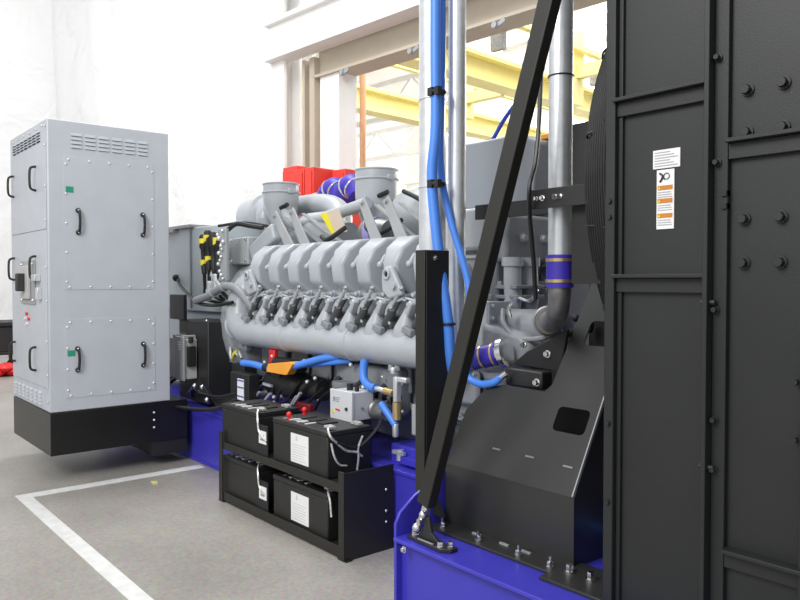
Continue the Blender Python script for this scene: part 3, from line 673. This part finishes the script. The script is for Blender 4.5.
# ================================================================ ENGINE
en = thing('diesel_engine', 'large light grey vee diesel engine in the middle of the photo', 'engine', (-4.1, 3.5, .43))
EX0, EX1 = -5.42, -2.62
link('crankcase', MB().prism([(3.02, .95), (2.98, 1.25), (3.0, 1.45), (3.2, 1.62), (3.5, 1.55), (3.8, 1.62), (4.0, 1.45), (4.02, 1.25), (3.98, .95)], 'x', EX0, EX1), 'eng', en, bev=.012)
link('lower_block', MB().box(EX0+.05, EX1-.05, 3.02, 3.98, .66, .97), 'engd', en, bev=.015)  # same grey as above, painted darker for the shade under the manifold
link('oil_pan', MB().prism([(3.03, .70), (3.97, .70), (3.9, .47), (3.1, .47)], 'x', EX0+.3, EX1-.1), 'engd', en, bev=.02)
link('pan_flange', MB().box(EX0+.1, EX1-.05, 2.98, 4.02, .70, .725), 'engd', en, bev=.003)
bm_ = MB()
for i in range(26): bm_.hexa((EX0+.2+i*.11, 2.99, .725), (0, 0, 1), .012, .02)
split('pan_bolt', bm_, 'engd', en)
# access covers on the crankcase side
for i in range(8):
    x = EX0+.42+i*.29
    c = link('crankcase_cover', MB().box(x-.11, x+.11, 2.96, 3.0, .80, 1.0), 'engd', en, bev=.02)
    bb = MB()
    for a in (-.09, .09):
        for z in (.82, .98): bb.hexa((x+a, 2.96, z), (0, -1, 0), .009, .014)
    split('cover_bolt', bb, 'strap', c)
# second bank
link('far_bank', MB().prism([(4.2, 1.4), (4.25, 1.62), (4.1, 1.78), (3.8, 1.8), (3.7, 1.5), (4.0, 1.35)], 'x', EX0+.05, -3.2), 'eng', en, bev=.02)
# near bank heads + covers
pitch = .2764; xs = [-5.11+pitch*i for i in range(8)]
link('head_deck', MB().prism([(2.93, 1.30), (2.90, 1.38), (2.93, 1.44), (3.25, 1.52), (3.3, 1.35), (3.02, 1.2)], 'x', EX0+.02, -3.12), 'engd', en, bev=.01)
def cover(x, w=.19):
    prof = [(2.815, 1.49), (2.80, 1.61), (2.850, 1.705), (2.95, 1.775), (3.10, 1.79), (3.22, 1.70), (3.12, 1.42), (2.93, 1.405)]
    # wide at the back, narrower at the outer end
    hw = [.066, .066, .085, .098, .10, .10, .10, .088]
    L_ = [(x-h+.012*(h < .07), y, z) for (y, z), h in zip(prof, hw)]; R_ = [(x+h, y, z) for (y, z), h in zip(prof, hw)]; n = len(prof)
    fs = [tuple(range(n))[::-1], tuple(range(n, 2*n))]+[(i, (i+1) % n, n+(i+1) % n, n+i) for i in range(n)]
    return MB().add(L_+R_, fs)
for i, x in enumerate(xs):
    c = link('rocker_cover', cover(x), 'eng', en, bev=.022, seg=3)
    # fix orientation
    bm = bmesh.new(); bm.from_mesh(c.data); bmesh.ops.recalc_face_normals(bm, faces=bm.faces[:]); bm.to_mesh(c.data); bm.free(); c.data.shade_smooth(); c.data.set_sharp_from_angle(angle=radians(60))
    split('cover_bolt', MB().cyl((x+.135, 2.86, 1.60), (x+.135, 2.90, 1.66), .018, .014, n=10).sph((x+.135, 2.855, 1.60), .022, n=10, m=6).hexa((x-.05, 2.83, 1.42), (0, -1, 0), .014, .03).hexa((x+.06, 2.85, 1.40), (0, -1, 0), .014, .03), 'eng', c)
    # cylinder head below the cover
    link('cylinder_head', MB().prism([(2.87, 1.29), (2.85, 1.42), (3.1, 1.46), (3.1, 1.25)], 'x', x-.11, x+.11), 'eng', en, bev=.015)
    # intake runner down to the manifold
    rn = MB()
    rs = []
    for t, y, z, hw, hd in ((0, 2.86, 1.385, .022, .03), (.35, 2.84, 1.31, .036, .05), (.7, 2.83, 1.235, .062, .075), (.85, 2.835, 1.18, .10, .085), (1, 2.85, 1.12, .125, .09)):
        rs.append([V((x+.115+.055*(1-t)+hw*cos(2*pi*k/14), y+hd*sin(2*pi*k/14)*.9, z)) for k in range(14)])
    rn.ring(rs); r_ = link('intake_runner', rn, 'eng', en)
    bm = bmesh.new(); bm.from_mesh(r_.data); bmesh.ops.recalc_face_normals(bm, faces=bm.faces[:]); bm.to_mesh(r_.data); bm.free()
    # injector pump body, pipe and bolts between runners
    link('unit_pump', MB().lathe([(0, .02), (.12, .02), (.14, .026), (.6, .026), (.62, .020), (1, .018)], (x-.045, 2.80, 1.215), (x+.095, 2.81, 1.385), 10), 'strapd', en)
    link('pump_seat', MB().beam((x-.085, 2.765, 1.225), (x-.005, 2.765, 1.200), .04, .04), 'engd', en, bev=.006)
    link('fuel_pipe', MB().tube([(x+.02, 2.80, 1.24), (x-.0, 2.79, 1.31), (x+.05, 2.79, 1.37), (x+.12, 2.80, 1.39), (x+.15, 2.82, 1.42)], .009, n=7)
         .tube([(x+.16, 2.81, 1.385), (x+.08, 2.80, 1.40), (x-.02, 2.81, 1.385), (x-.11, 2.80, 1.40)], .008, n=7).tube([(x+.06, 2.79, 1.36), (x+.14, 2.78, 1.44)], .011, smooth=0, n=8), 'eng', en)
    split('pipe_nut', MB().hexa((x+.05, 2.80, 1.34), (.3, -1, .3), .016, .03).hexa((x-.06, 2.80, 1.36), (0, -1, .2), .014, .03).hexa((x+.14, 2.79, 1.44), (.5, -.5, .6), .013, .035).sph((x+.0, 2.80, 1.30), .02, n=8, m=6), 'strap', en)
    link('head_lug', MB().beam((x-.08, 2.80, 1.30), (x-.03, 2.79, 1.38), .05, .04), 'eng', en, bev=.01)
# manifold
mf = link('intake_manifold', MB().lathe([(0, .10), (0, .112), (.27, .112), (.272, .118), (.285, .118), (.287, .112), (.60, .112), (.602, .118), (.615, .118), (.617, .112), (1, .112)], (-5.30, 2.85, 1.10), (-2.90, 2.85, 1.10), 32), 'eng', en)
split('manifold_boss', MB().cyl((-3.42, 2.80, 1.0), (-3.42, 2.80, .965), .018, n=8).cyl((-3.36, 2.80, 1.0), (-3.36, 2.80, .97), .018, n=8), 'strap', mf)
el = MB().tube([(-5.22, 2.85, 1.10), (-5.33, 2.85, 1.115), (-5.42, 2.86, 1.18), (-5.45, 2.88, 1.30), (-5.44, 2.92, 1.42), (-5.40, 3.0, 1.50)], .112, n=24)
link('manifold_elbow', el, 'eng', en)
split('elbow_band', MB().torus((-5.45, 2.86, 1.13), (1, 0, .35), .112, .012, n=28), 'eng', en)
link('coolant_pipe', MB().tube([(-6.0, 2.74, 1.33), (-5.78, 2.76, 1.38), (-5.6, 2.76, 1.435), (-5.42, 2.76, 1.46), (-5.25, 2.76, 1.42), (-5.12, 2.80, 1.30), (-5.1, 2.86, 1.2)], .032, n=14), 'engd', en)
split('pipe_clip', MB().torus((-5.7, 2.76, 1.405), (1, 0, .3), .034, .008).torus((-5.5, 2.76, 1.455), (1, 0, .1), .034, .008), 'strap', en)
link('flywheel_housing', MB().lathe([(0, .62), (.3, .66), (1, .66)], (-5.80, 3.5, 1.15), (-5.58, 3.5, 1.15), 36), 'eng', en)
# lifting lugs
for x in (-5.13, -3.41):
    lg = MB().prism([(x-.065, 1.44), (x-.07, 1.53), (x-.04, 1.585), (x+.02, 1.59), (x+.05, 1.545), (x+.10, 1.47), (x+.12, 1.42), (x+.0, 1.39)], 'y', 2.77, 2.81)
    l = link('lifting_eye', lg, 'eng', en, bev=.012)
    link('eye_rim', MB().torus((x-.015, 2.768, 1.54), (0, 1, 0), .026, .010, n=20), 'eng', l)
    link('eye_hole', MB().cyl((x-.015, 2.768, 1.54), (x-.015, 2.773, 1.54), .021, n=18), 'dark', l)
    split('eye_bolt', MB().hexa((x+.06, 2.775, 1.47), (0, -1, 0), .02, .025), 'eng', l)

# ---- intake funnels, turbos
def funnel(x, y, zt, r, zb):
    f = link('exhaust_funnel', MB().lathe([(0, r*.46), (.15, r*.52), (.55, r*.86), (.64, r*.90), (.985, r*.90), (1.0, r*.84)], (x, y, zb), (x, y, zt), 36), 'eng', en)
    link('funnel_rim', MB().torus((x, y, zt-.075), (0, 0, 1), r*.91, .010, n=40).torus((x, y, zt-.005), (0, 0, 1), r*.90, .008, n=40), 'eng', f)
    link('funnel_bore', MB().cyl((x, y, zt), (x, y, zt+.003), r*.86, n=36), 'strap', f)
    link('rim_lug', MB().box(x+r*.86, x+r*1.02, y-.03, y+.03, zt-.09, zt-.05), 'eng', f, bev=.006)
    link('sensor', MB().cyl((x+r*.70, y-r*.45, zt-.215), (x+r*1.2, y-r*.35, zt-.19), .018, n=12), 'rubber', f)
    return f
funnel(-5.43, 3.25, 2.315, .165, 1.93)
funnel(-4.45, 3.5, 2.345, .18, 1.78)
# straps (flat brackets) holding the funnels
for (x0, z0, x1, z1) in ((-5.215, 2.04, -4.78, 1.66), (-4.96, 2.05, -4.60, 1.69), (-4.05, 2.05, -3.74, 1.66), (-3.79, 2.04, -3.47, 1.64)):
    b = link('support_strap', MB().beam((x0, 3.06, z0), (x1, 2.99, z1), .062, .014, up=(0, -1, .15), w1=.105), 'strap', en, bev=.003)
    link('strap_web', MB().beam((x0+.06, 3.14, z0-.03), (x1+.18, 3.16, z1+.09), .012, .05, up=(0, -1, .15)), 'strap', b)
    split('strap_bolt', MB().hexa((x0+.02, 3.05, z0-.02), (0, -1, 0), .014, .02).hexa((x1-.01, 2.98, z1+.02), (0, -1, 0), .014, .02), 'strap', b)
# turbo housings
link('turbo_housing', MB().lathe([(0, .10), (.04, .17), (.35, .175), (.42, .18), (.5, .18), (.52, .15), (.7, .14), (1, .10)], (-6.30, 3.45, 2.10), (-5.50, 3.35, 2.12), 32), 'eng', en)
link('turbo_shelf', MB().box(-6.28, -5.98, 3.26, 3.34, 2.05, 2.06).box(-6.1, -5.9, 3.2, 3.5, 1.82, 2.0), 'eng', en, bev=.01)
link('turbo_volute', MB().torus((-5.78, 3.40, 2.05), (1, .1, 0), .12, .075, n=28, m=14), 'eng', en)
link('charge_pipe', MB().tube([(-5.75, 3.6, 2.17), (-5.40, 3.6, 2.165), (-5.15, 3.6, 2.12), (-4.98, 3.55, 2.02), (-4.90, 3.45, 1.88)], .092, n=22), 'eng', en)
link('charge_pipe', MB().tube([(-5.32, 3.22, 2.12), (-5.25, 3.22, 2.0), (-5.12, 3.22, 1.95), (-4.85, 3.24, 1.98), (-4.55, 3.28, 2.03), (-4.30, 3.3, 2.07)], .045, n=16), 'eng', en)
link('turbo_housing', MB().lathe([(0, .08), (.05, .16), (.4, .18), (.6, .17), (.8, .12), (1, .11)], (-5.15, 3.35, 1.90), (-4.60, 3.35, 1.84), 28), 'eng', en)
link('turbo_housing', MB().lathe([(0, .10), (.1, .17), (.5, .19), (.8, .17), (1, .10)], (-4.15, 3.50, 1.98), (-3.40, 3.50, 1.98), 28), 'eng', en)
link('turbo_housing', MB().lathe([(0, .06), (.1, .10), (.5, .11), (1, .08)], (-4.25, 3.25, 1.84), (-3.98, 3.25, 1.84), 24), 'galvd', en)
split('oil_line', MB().tube([(-4.2, 3.22, 1.95), (-4.05, 3.1, 1.86), (-3.9, 3.1, 1.82), (-3.7, 3.12, 1.90)], .015, n=10).tube([(-3.78, 3.2, 2.1), (-3.6, 3.2, 2.02), (-3.45, 3.18, 1.9), (-3.2, 3.1, 1.82)], .015, n=10).tube([(-4.6, 3.1, 1.83), (-4.45, 3.05, 1.80), (-4.3, 3.1, 1.88)], .018, n=8), 'dark', en)
link('sleeve_band', MB().cyl((-4.16, 3.25, 1.84), (-4.09, 3.25, 1.84), .112, n=24), mat('pale_violet', (.28, .26, .55), .4), en)
# blue silicone hoses on the far turbo (behind)
for x in (-6.22, -5.93):
    h = link('turbo_hose', MB().tube([(x-.12, 4.3, 2.28), (x-.02, 4.3, 2.40), (x+.10, 4.3, 2.43), (x+.19, 4.3, 2.32)], .11, n=20), 'sil', en)
    split('hose_clamp', MB().torus((x+.02, 4.3, 2.41), (1, 0, .35), .113, .010, n=28).torus((x+.13, 4.3, 2.40), (1, 0, -.7), .113, .010, n=28), 'steel', h)
link('hose_flange', MB().cyl((-6.5, 4.3, 2.34), (-6.34, 4.3, 2.34), .08, n=18).box(-6.1, -5.72, 4.1, 4.4, 2.16, 2.2), mat('orange_brown', (.5, .25, .13), .5), en)
# paper tag
tg = link('hang_tag', MB().quad((-4.72, 3.17, 2.01), (-4.60, 3.17, 2.02), (-4.46, 3.17, 1.845), (-4.545, 3.17, 1.83), .004, (0, -1, 0)), 'yellow', en)
link('tag_paper', MB().quad((-4.62, 3.162, 2.02), (-4.47, 3.162, 2.03), (-4.36, 3.162, 1.86), (-4.50, 3.162, 1.845), .004, (0, -1, 0)), 'tan', tg)
link('tag', MB().quad((-5.30, 3.5, 2.03), (-5.08, 3.5, 2.04), (-5.10, 3.5, 2.0), (-5.27, 3.5, 2.0), .004, (0, -1, 0)), 'yellow', en)
# left end: junction box, bracket plate, harness
link('ecu_box', MB().box(-5.86, -5.55, 3.0, 3.12, 1.64, 1.87), 'eng', en, bev=.012)
split('box_screw', MB().hexa((-5.83, 3.0, 1.85), (0, -1, 0), .012, .015).hexa((-5.58, 3.0, 1.85), (0, -1, 0), .012, .015).hexa((-5.83, 3.0, 1.67), (0, -1, 0), .012, .015).hexa((-5.58, 3.0, 1.67), (0, -1, 0), .012, .015), 'steel', en)
link('filter_head', MB().beam((-5.52, 3.05, 1.72), (-5.15, 3.05, 1.90), .10, .14), 'eng', en, bev=.02)
pp = link('harness_plate', MB().box(-5.70, -5.55, 2.80, 2.83, 1.50, 1.93), 'strap', en, bev=.006)
bb = MB()
for i in range(14): bb.sph((-5.69+random.uniform(0, .13), 2.79, 1.52+.03*i), .012+random.uniform(0, .01), n=8, m=5)
split('plate_nut', bb, 'galv', pp)
for k, (x, zt_) in enumerate(((-5.97, 1.90), (-5.88, 1.93), (-5.78, 1.91), (-5.70, 1.90))):
    c = link('connector', MB().lathe([(0, .022), (.25, .028), (.3, .022), (.62, .026), (.66, .036), (.95, .034), (1, .02)], (x+.02, 2.80, zt_-.34), (x, 2.80, zt_), 14), 'rubber', en)
    if k in (0, 1, 3): link('yellow_band', MB().cyl((x, 2.80, zt_-.10), (x, 2.80, zt_-.04), .038, n=14) if k != 0 else MB().cyl((x+.005, 2.8, zt_-.08), (x, 2.8, zt_-.04), .038, n=14), 'yellow', c)
    if k < 2: link('yellow_band', MB().cyl((x+.012, 2.80, zt_-.265), (x+.010, 2.80, zt_-.22), .030, n=14), 'yellow', c)
    link('harness_wire', MB().tube([(x+.02, 2.80, zt_-.34), (x-.01, 2.82, zt_-.45), (x+.05*k-.05, 2.86, zt_-.56), (-5.7, 2.95, 1.3)], .016, n=8), 'cable', c)
split('sensor_cluster', MB().beam((-5.92, 2.82, 1.40), (-5.70, 2.82, 1.52), .05, .05).beam((-5.80, 2.80, 1.56), (-5.62, 2.80, 1.44), .045, .04).cyl((-5.72, 2.8, 1.38), (-5.72, 2.8, 1.56), .03, n=10).cyl((-5.88, 2.8, 1.33), (-5.84, 2.8, 1.5), .025, n=10), 'galv', en, bev=.008)
split('fuel_line', MB().tube([(-5.62, 2.85, 1.92), (-5.55, 2.9, 1.97), (-5.42, 2.95, 1.95), (-5.3, 3.0, 1.93)], .02, n=8).tube([(-5.72, 2.82, 1.96), (-5.5, 2.95, 1.98), (-5.3, 3.1, 1.94)], .012, n=8), 'dark', en)
link('rear_bracket', MB().prism([(-5.62, 1.22), (-5.50, 1.34), (-5.44, 1.1), (-5.46, .92), (-5.62, .95)], 'y', 2.93, 2.98), 'eng', en, bev=.008)
split('wiring', MB().tube([(-5.6, 2.86, .95), (-5.5, 2.82, .86), (-5.42, 2.84, .93), (-5.36, 2.84, .88)], .012, n=7).tube([(-5.55, 2.84, .84), (-5.45, 2.82, .92), (-5.38, 2.82, .90)], .012, n=7), 'galv', en)
split('wiring', MB().tube([(-5.50, 2.83, .85), (-5.45, 2.81, .90), (-5.41, 2.82, .94)], .012, n=7), 'yellow', en)

# ---- underside clutter in front of the crankcase
link('starter_motor', MB().lathe([(0, .06), (.05, .10), (.6, .105), (.65, .075), (1, .07)], (-4.95, 2.88, .74), (-4.25, 2.88, .74), 24), 'dark', en)
link('solenoid', MB().cyl((-4.75, 2.80, .90), (-4.40, 2.80, .90), .045, n=16).sph((-4.40, 2.80, .90), .03), 'dark', en)
link('junction_box', MB().box(-5.42, -5.22, 2.78, 2.9, .60, .84), 'dark', en, bev=.006)
link('oil_filter', MB().lathe([(0, .05), (.05, .085), (.8, .09), (.85, .10), (1, .10)], (-3.95, 2.86, .55), (-3.95, 2.86, .84), 24), 'engd', en)
link('oil_cooler', MB().box(-4.12, -3.45, 2.88, 3.0, .66, .96), 'engd', en, bev=.03)
fl_ = MB()
for i in range(8): fl_.tube([(-5.15+i*.13, 2.80, .60+.02*(i % 3)), (-5.05+i*.13, 2.78, .68+.03*(i % 2)), (-4.98+i*.14, 2.80, .78+.02*(i % 3))], .010, n=6)
split('wiring', fl_, 'cable', en)
fb = MB()
for p, q in (((-5.0, 2.74, .58), (-4.9, 2.74, .67)), ((-4.9, 2.74, .56), (-4.72, 2.73, .68)), ((-4.84, 2.74, .74), (-4.72, 2.74, .735)), ((-4.46, 2.74, .62), (-4.38, 2.74, .70)), ((-4.42, 2.74, .64), (-4.33, 2.74, .73)), ((-5.14, 2.75, .76), (-5.06, 2.75, .70))):
    fb.beam(p, q, .018, .018)
split('pipe_fitting', fb, 'galv', en)
bb = MB()
for i in range(44): bb.sph((-5.1+random.uniform(0, 1.75), 2.80+random.uniform(0, .05), .58+random.uniform(0, .38)), .008+random.uniform(0, .008), n=8, m=5)  # random bright beads standing in for glints among the pipework
split('glint_bead', bb, 'zinc', en)
bb = MB()
for i in range(9):
    x = -4.1+i*.08; bb.tube([(x, 2.86, .72+.03*(i % 2)), (x+.03, 2.82, .80), (x+.07, 2.86, .86-.03*(i % 3))], .014, n=7)
split('pipework', bb, 'dark', en)
split('red_cap', MB().box(-4.87, -4.79, 2.80, 2.84, .88, .99), 'red', en, bev=.01)
split('red_cap', MB().box(-4.40, -4.22, 2.74, 2.78, .60, .66), mat('dark_red', (.16, .01, .015), .5), en, bev=.006)
link('blue_feed_hose', MB().tube([(-5.12, 2.72, .87), (-4.95, 2.72, .875), (-4.74, 2.72, .865), (-4.5, 2.72, .89), (-4.3, 2.73, .93), (-4.1, 2.78, .985), (-4.0, 2.84, 1.0)], .026, n=12).tube([(-4.36, 2.77, .915), (-4.1, 2.80, .95), (-3.9, 2.86, .98)], .02, n=10), 'hose', en)
link('orange_wrap', MB().prism([(-4.705, .845), (-4.68, .905), (-4.37, .945), (-4.345, .93), (-4.42, .85), (-4.45, .845)], 'y', 2.685, 2.75), 'orange', en, bev=.004)
link('hose_nut', MB().cyl((-4.78, 2.72, .866), (-4.72, 2.72, .868), .032, n=10), 'dark', en)
link('blue_feed_hose', MB().tube([(-3.60, 2.74, 1.02), (-3.60, 2.73, .96), (-3.58, 2.72, .90), (-3.53, 2.72, .865), (-3.47, 2.72, .86)], .026, n=12), 'hose', en)
split('valve_block', MB().box(-3.285, -3.25, 2.70, 2.74, .80, .95).box(-3.25, -3.17, 2.70, 2.74, .92, .95).cyl((-3.47, 2.72, .86), (-3.38, 2.72, .855), .017, n=8).cyl((-3.30, 2.72, .96), (-3.30, 2.72, 1.0), .02, n=8).cyl((-3.27, 2.71, .60), (-3.27, 2.71, .68), .02, n=8), 'galv', en, bev=.008)
link('brass_valve', MB().cyl((-3.27, 2.72, .70), (-3.27, 2.72, .80), .026, n=12).cyl((-3.38, 2.72, .855), (-3.30, 2.72, .85), .022, n=10), 'brass', en)
link('blue_feed_hose', MB().tube([(-3.39, 2.70, .78), (-3.34, 2.70, .74), (-3.27, 2.71, .67)], .022, n=10), 'hose', en)
link('spring_filter', MB().lathe([(0, .06), (.2, .065), (.25, .055), (.45, .065), (.5, .055), (.7, .06), (1, .045)], (-3.60, 2.78, .72), (-3.38, 2.74, .72), 18), 'galvd', en)
link('drain_valve', MB().cyl((-3.24, 2.72, .47), (-3.24, 2.72, .53), .022, n=10).beam((-3.29, 2.71, .515), (-3.19, 2.71, .515), .02, .02), 'galv', en)
link('side_bracket', MB().box(-3.18, -3.05, 2.75, 2.85, .62, .80), 'strap', en, bev=.01)

# ---- front (right) end of the engine
gc = link('gear_case', MB().box(-3.10, -2.60, 2.83, 4.0, 1.10, 1.86), 'engd', en, bev=.02)  # darker grey paints in the shadow on the front face
link('thermostat_housing', MB().box(-3.06, -2.62, 2.76, 3.3, 1.66, 1.88), 'eng', en, bev=.02)
link('case_rib', MB().box(-3.1, -2.62, 2.81, 2.84, 1.62, 1.64).box(-3.1, -2.62, 2.81, 2.84, 1.40, 1.43).box(-2.62, -2.58, 2.84, 3.4, 1.47, 1.50), 'eng', en, bev=.004)
th = link('water_outlet', MB().box(-2.60, -2.50, 2.80, 3.25, 1.60, 1.84), 'engd', en, bev=.02)
split('outlet_screw', MB().hexa((-2.50, 2.92, 1.72), (1, 0, 0), .018, .02).hexa((-2.50, 3.08, 1.72), (1, 0, 0), .018, .02), 'eng', th)
for y in (2.84, 2.97):
    link('vertical_pipe', MB().tube([(-2.50, y, 1.62), (-2.50, y, 1.5), (-2.50, y-.0, 1.38), (-2.52, y-.04, 1.25)], .045, n=16).cyl((-2.50, y, 1.575), (-2.50, y, 1.62), .055, n=16), 'eng', en)
link('pipe_bridge', MB().box(-2.58, -2.44, 2.80, 3.02, 1.46, 1.48).box(-2.58, -2.44, 2.80, 3.02, 1.41, 1.43).box(-2.56, -2.46, 3.06, 3.18, 1.42, 1.46), 'engd', en, bev=.004)
split('pipe_boss', MB().hexa((-2.6, 3.2, 1.55), (1, 0, 0), .03, .05).hexa((-2.6, 3.3, 1.68), (1, 0, 0), .02, .03).hexa((-2.6, 3.32, 1.4), (1, 0, 0), .02, .03), 'engd', en)
link('front_bracket', MB().prism([(-2.72, 1.60), (-2.60, 1.40), (-2.50, 1.40), (-2.47, 1.36), (-2.47, 1.20), (-2.52, 1.10), (-2.72, 1.10)], 'y', 2.68, 2.76), 'eng', en, bev=.012)
link('flange_plate', MB().box(-2.475, -2.455, 2.62, 2.78, 1.17, 1.40), 'eng', en, bev=.004)
bb = MB()
for z in (1.19, 1.25, 1.32, 1.38): bb.hexa((-2.455, 2.64, z), (1, 0, 0), .010, .02)
split('flange_bolt', bb, 'eng', en)
link('pump_body', MB().prism([(-2.50, 1.30), (-2.36, 1.28), (-2.24, 1.26), (-2.18, 1.20), (-2.20, 1.13), (-2.33, 1.07), (-2.50, 1.05)], 'y', 2.60, 2.80), 'engd', en, bev=.03)
link('pump_body', MB().cyl((-2.47, 2.75, 1.28), (-2.12, 2.75, 1.28), .085, n=20), 'engd', en)
link('coolant_pipe', MB().tube([(-2.42, 2.68, 1.36), (-2.36, 2.62, 1.30), (-2.28, 2.62, 1.24), (-2.15, 2.62, 1.24), (-2.05, 2.66, 1.28)], .013, n=8), 'engd', en)
link('lock_wire', MB().tube([(-2.30, 2.60, 1.33), (-2.31, 2.60, 1.38), (-2.26, 2.60, 1.42), (-2.20, 2.60, 1.41), (-2.16, 2.60, 1.43), (-2.14, 2.6, 1.46)], .008, n=7), 'steel', en)
bb = MB()
for i in range(10): bb.sph((-2.08+random.uniform(0, .16), 2.7, 1.22+random.uniform(0, .2)), .018, n=8, m=5)
split('fan_hub', bb.cyl((-2.2, 3.4, 1.5), (-1.75, 3.4, 1.5), .18, n=28).cyl((-1.95, 3.4, 1.5), (-1.85, 3.4, 1.5), .32, n=32), 'dark', en)
# grey tank box on top of the front end
tb = thing('coolant_tank', 'smooth grey sheet metal box on top of the engine behind the diagonal brace', 'tank', (-2.8, 3.4, 1.9))
link('tank_body', MB().prism([(-3.10, 1.915), (-3.10, 2.30), (-2.68, 2.30), (-2.56, 2.24), (-2.56, 1.915)], 'y', 3.08, 3.65), mat('tank_grey', (.24, .26, .29), .4, var=.03), tb, bev=.012)
link('tank_flange', MB().box(-3.12, -2.54, 3.05, 3.67, 1.895, 1.915), 'eng', tb, bev=.003)
link('orange_plug', MB().box(-2.62, -2.52, 3.2, 3.3, 2.27, 2.30), 'orange', tb, bev=.006)
split('hose_port', MB().cyl((-2.70, 3.06, 2.26), (-2.66, 3.02, 2.33), .018, n=10), 'galvd', tb)

one('drain_hose', MB().tube([(-1.66, 2.45, .53), (-1.55, 2.45, .53), (-1.44, 2.45, .535), (-1.41, 2.5, .54)], .02, n=10), 'hose', 'short blue hose low in the dark gap between fan guard and radiator', 'hose')
one('litter_scrap', MB().prism([(-5.40, 2.10), (-5.33, 2.09), (-5.31, 2.12), (-5.37, 2.14)], 'z', 0, .008), mat('straw_scrap', (.6, .52, .2), .7), 'tiny straw-coloured scrap lying on the floor inside the painted lines', 'litter')
# ---- small white box with rotary/warning marks, wall label
wb = thing('switch_box', 'small white electrical box with warning triangle and red mark above the batteries', 'switch box', (-3.6350, 2.62, .66))
link('box_body', MB().box(-3.7450, -3.5300, 2.60, 2.75, .665, .835), 'boxw', wb, bev=.004)
link('box_lid', MB().box(-3.7500, -3.5250, 2.585, 2.602, .66, .84), 'boxw', wb, bev=.003)
link('cable_gland', MB().cyl((-3.6450, 2.66, .835), (-3.6450, 2.66, .875), .020, n=12).cyl((-3.5750, 2.66, .835), (-3.5750, 2.66, .86), .014, n=12), 'rubber', wb)
split('warning_triangle', MB().prism([(-3.7300, .695), (-3.7000, .695), (-3.7150, .722)], 'y', 2.582, 2.5852), 'yellow', wb)
link('red_mark', MB().beam((-3.6900, 2.584, .722), (-3.6450, 2.584, .718), .003, .010, up=(0, 0, 1)), 'red', wb)
link('black_mark', MB().cyl((-3.5750, 2.586, .735), (-3.5750, 2.575, .735), .010, n=10), 'inkb', wb)
link('printed_logo', MB().cyl((-3.7050, 2.5835, .785), (-3.7050, 2.5852, .785), .012, n=12).box(-3.6900, -3.6450, 2.5835, 2.5852, .79, .795).box(-3.6900, -3.6550, 2.5835, 2.5852, .778, .783).box(-3.7200, -3.6550, 2.5835, 2.5852, .768, .772), 'ink', wb)
link('hinge_pin', MB().sph((-3.5230, 2.66, .74), .008), 'galvd', wb)
link('box_bracket', MB().box(-3.7350, -3.5350, 2.64, 2.74, .44, .665), 'black', wb)
nb = thing('terminal_box', 'black narrow box with a white and blue label left of the batteries', 'terminal box', (-5.1, 2.66, .44))
link('box_body', MB().box(-5.22, -4.93, 2.665, 2.76, .44, .80), 'dark', nb, bev=.006)
nl = link('box_label', MB().box(-5.10, -5.00, 2.661, 2.665, .60, .76), 'paper', nb)
st = MB()
for z in (.742, .69, .622): st.box(-5.10, -5.00, 2.6595, 2.6611, z, z+.010)
link('blue_stripe', st, 'hosed', nl)

# ================================================================ LIGHTING
w = bpy.data.worlds.new('world'); scene.world = w; w.use_nodes = True
bg = w.node_tree.nodes['Background']; bg.inputs['Color'].default_value = (.97, .985, 1.0, 1); bg.inputs['Strength'].default_value = .66
def area(name, loc, target, size, power, color=(1, 1, 1), sy=None):
    d = bpy.data.lights.new(name, 'AREA'); d.energy = power; d.color = color; d.shape = 'RECTANGLE'; d.size = size; d.size_y = sy or size
    o = bpy.data.objects.new(name, d); col.objects.link(o); o.location = loc
    o.rotation_euler = (V(target)-V(loc)).to_track_quat('-Z', 'Y').to_euler(); return o
area('fill_light', (-2.0, -2.6, 5.0), (-4.8, 2.8, 1.2), 2.5, 230, (1, .995, .985), 2.5)  # added lamp without a fitting, brightens the engine and cabinet
area('fill_light', (-5.5, 1.0, 7.5), (-5.0, 2.4, 0), 2.5, 60, (1, .99, .97), 2.5)  # added overhead lamp for the floor and top surfaces, no fitting
area('fill_light', (-11.5, 1.0, 7.5), (-18, 4.5, 4), 5, 320, (1, .995, .98), 4)  # added lamp aimed at the white sheeting to brighten it
area('fill_light', (-10, 12.0, 8.9), (-11, 12.5, 0), 7, 1000, (1, 1, .985), 7)  # added lamp that lifts the hall beyond the opening
area('fill_light', (-12, 22.0, 8.9), (-14, 30, 4), 12, 6500, (1, 1, .985), 8)  # added lamp that brightens the far hall wall
area('fill_light', (-7.5, 3.4, 7.0), (-5, 3.4, 1.2), 2, 160, (1, 1, 1), 2)  # added overhead lamp above engine and alternator, no fitting

vs = scene.view_settings
vs.view_transform = 'Standard'; vs.look = 'None'; vs.gamma = 1; vs.exposure = .35; vs.use_curve_mapping = False
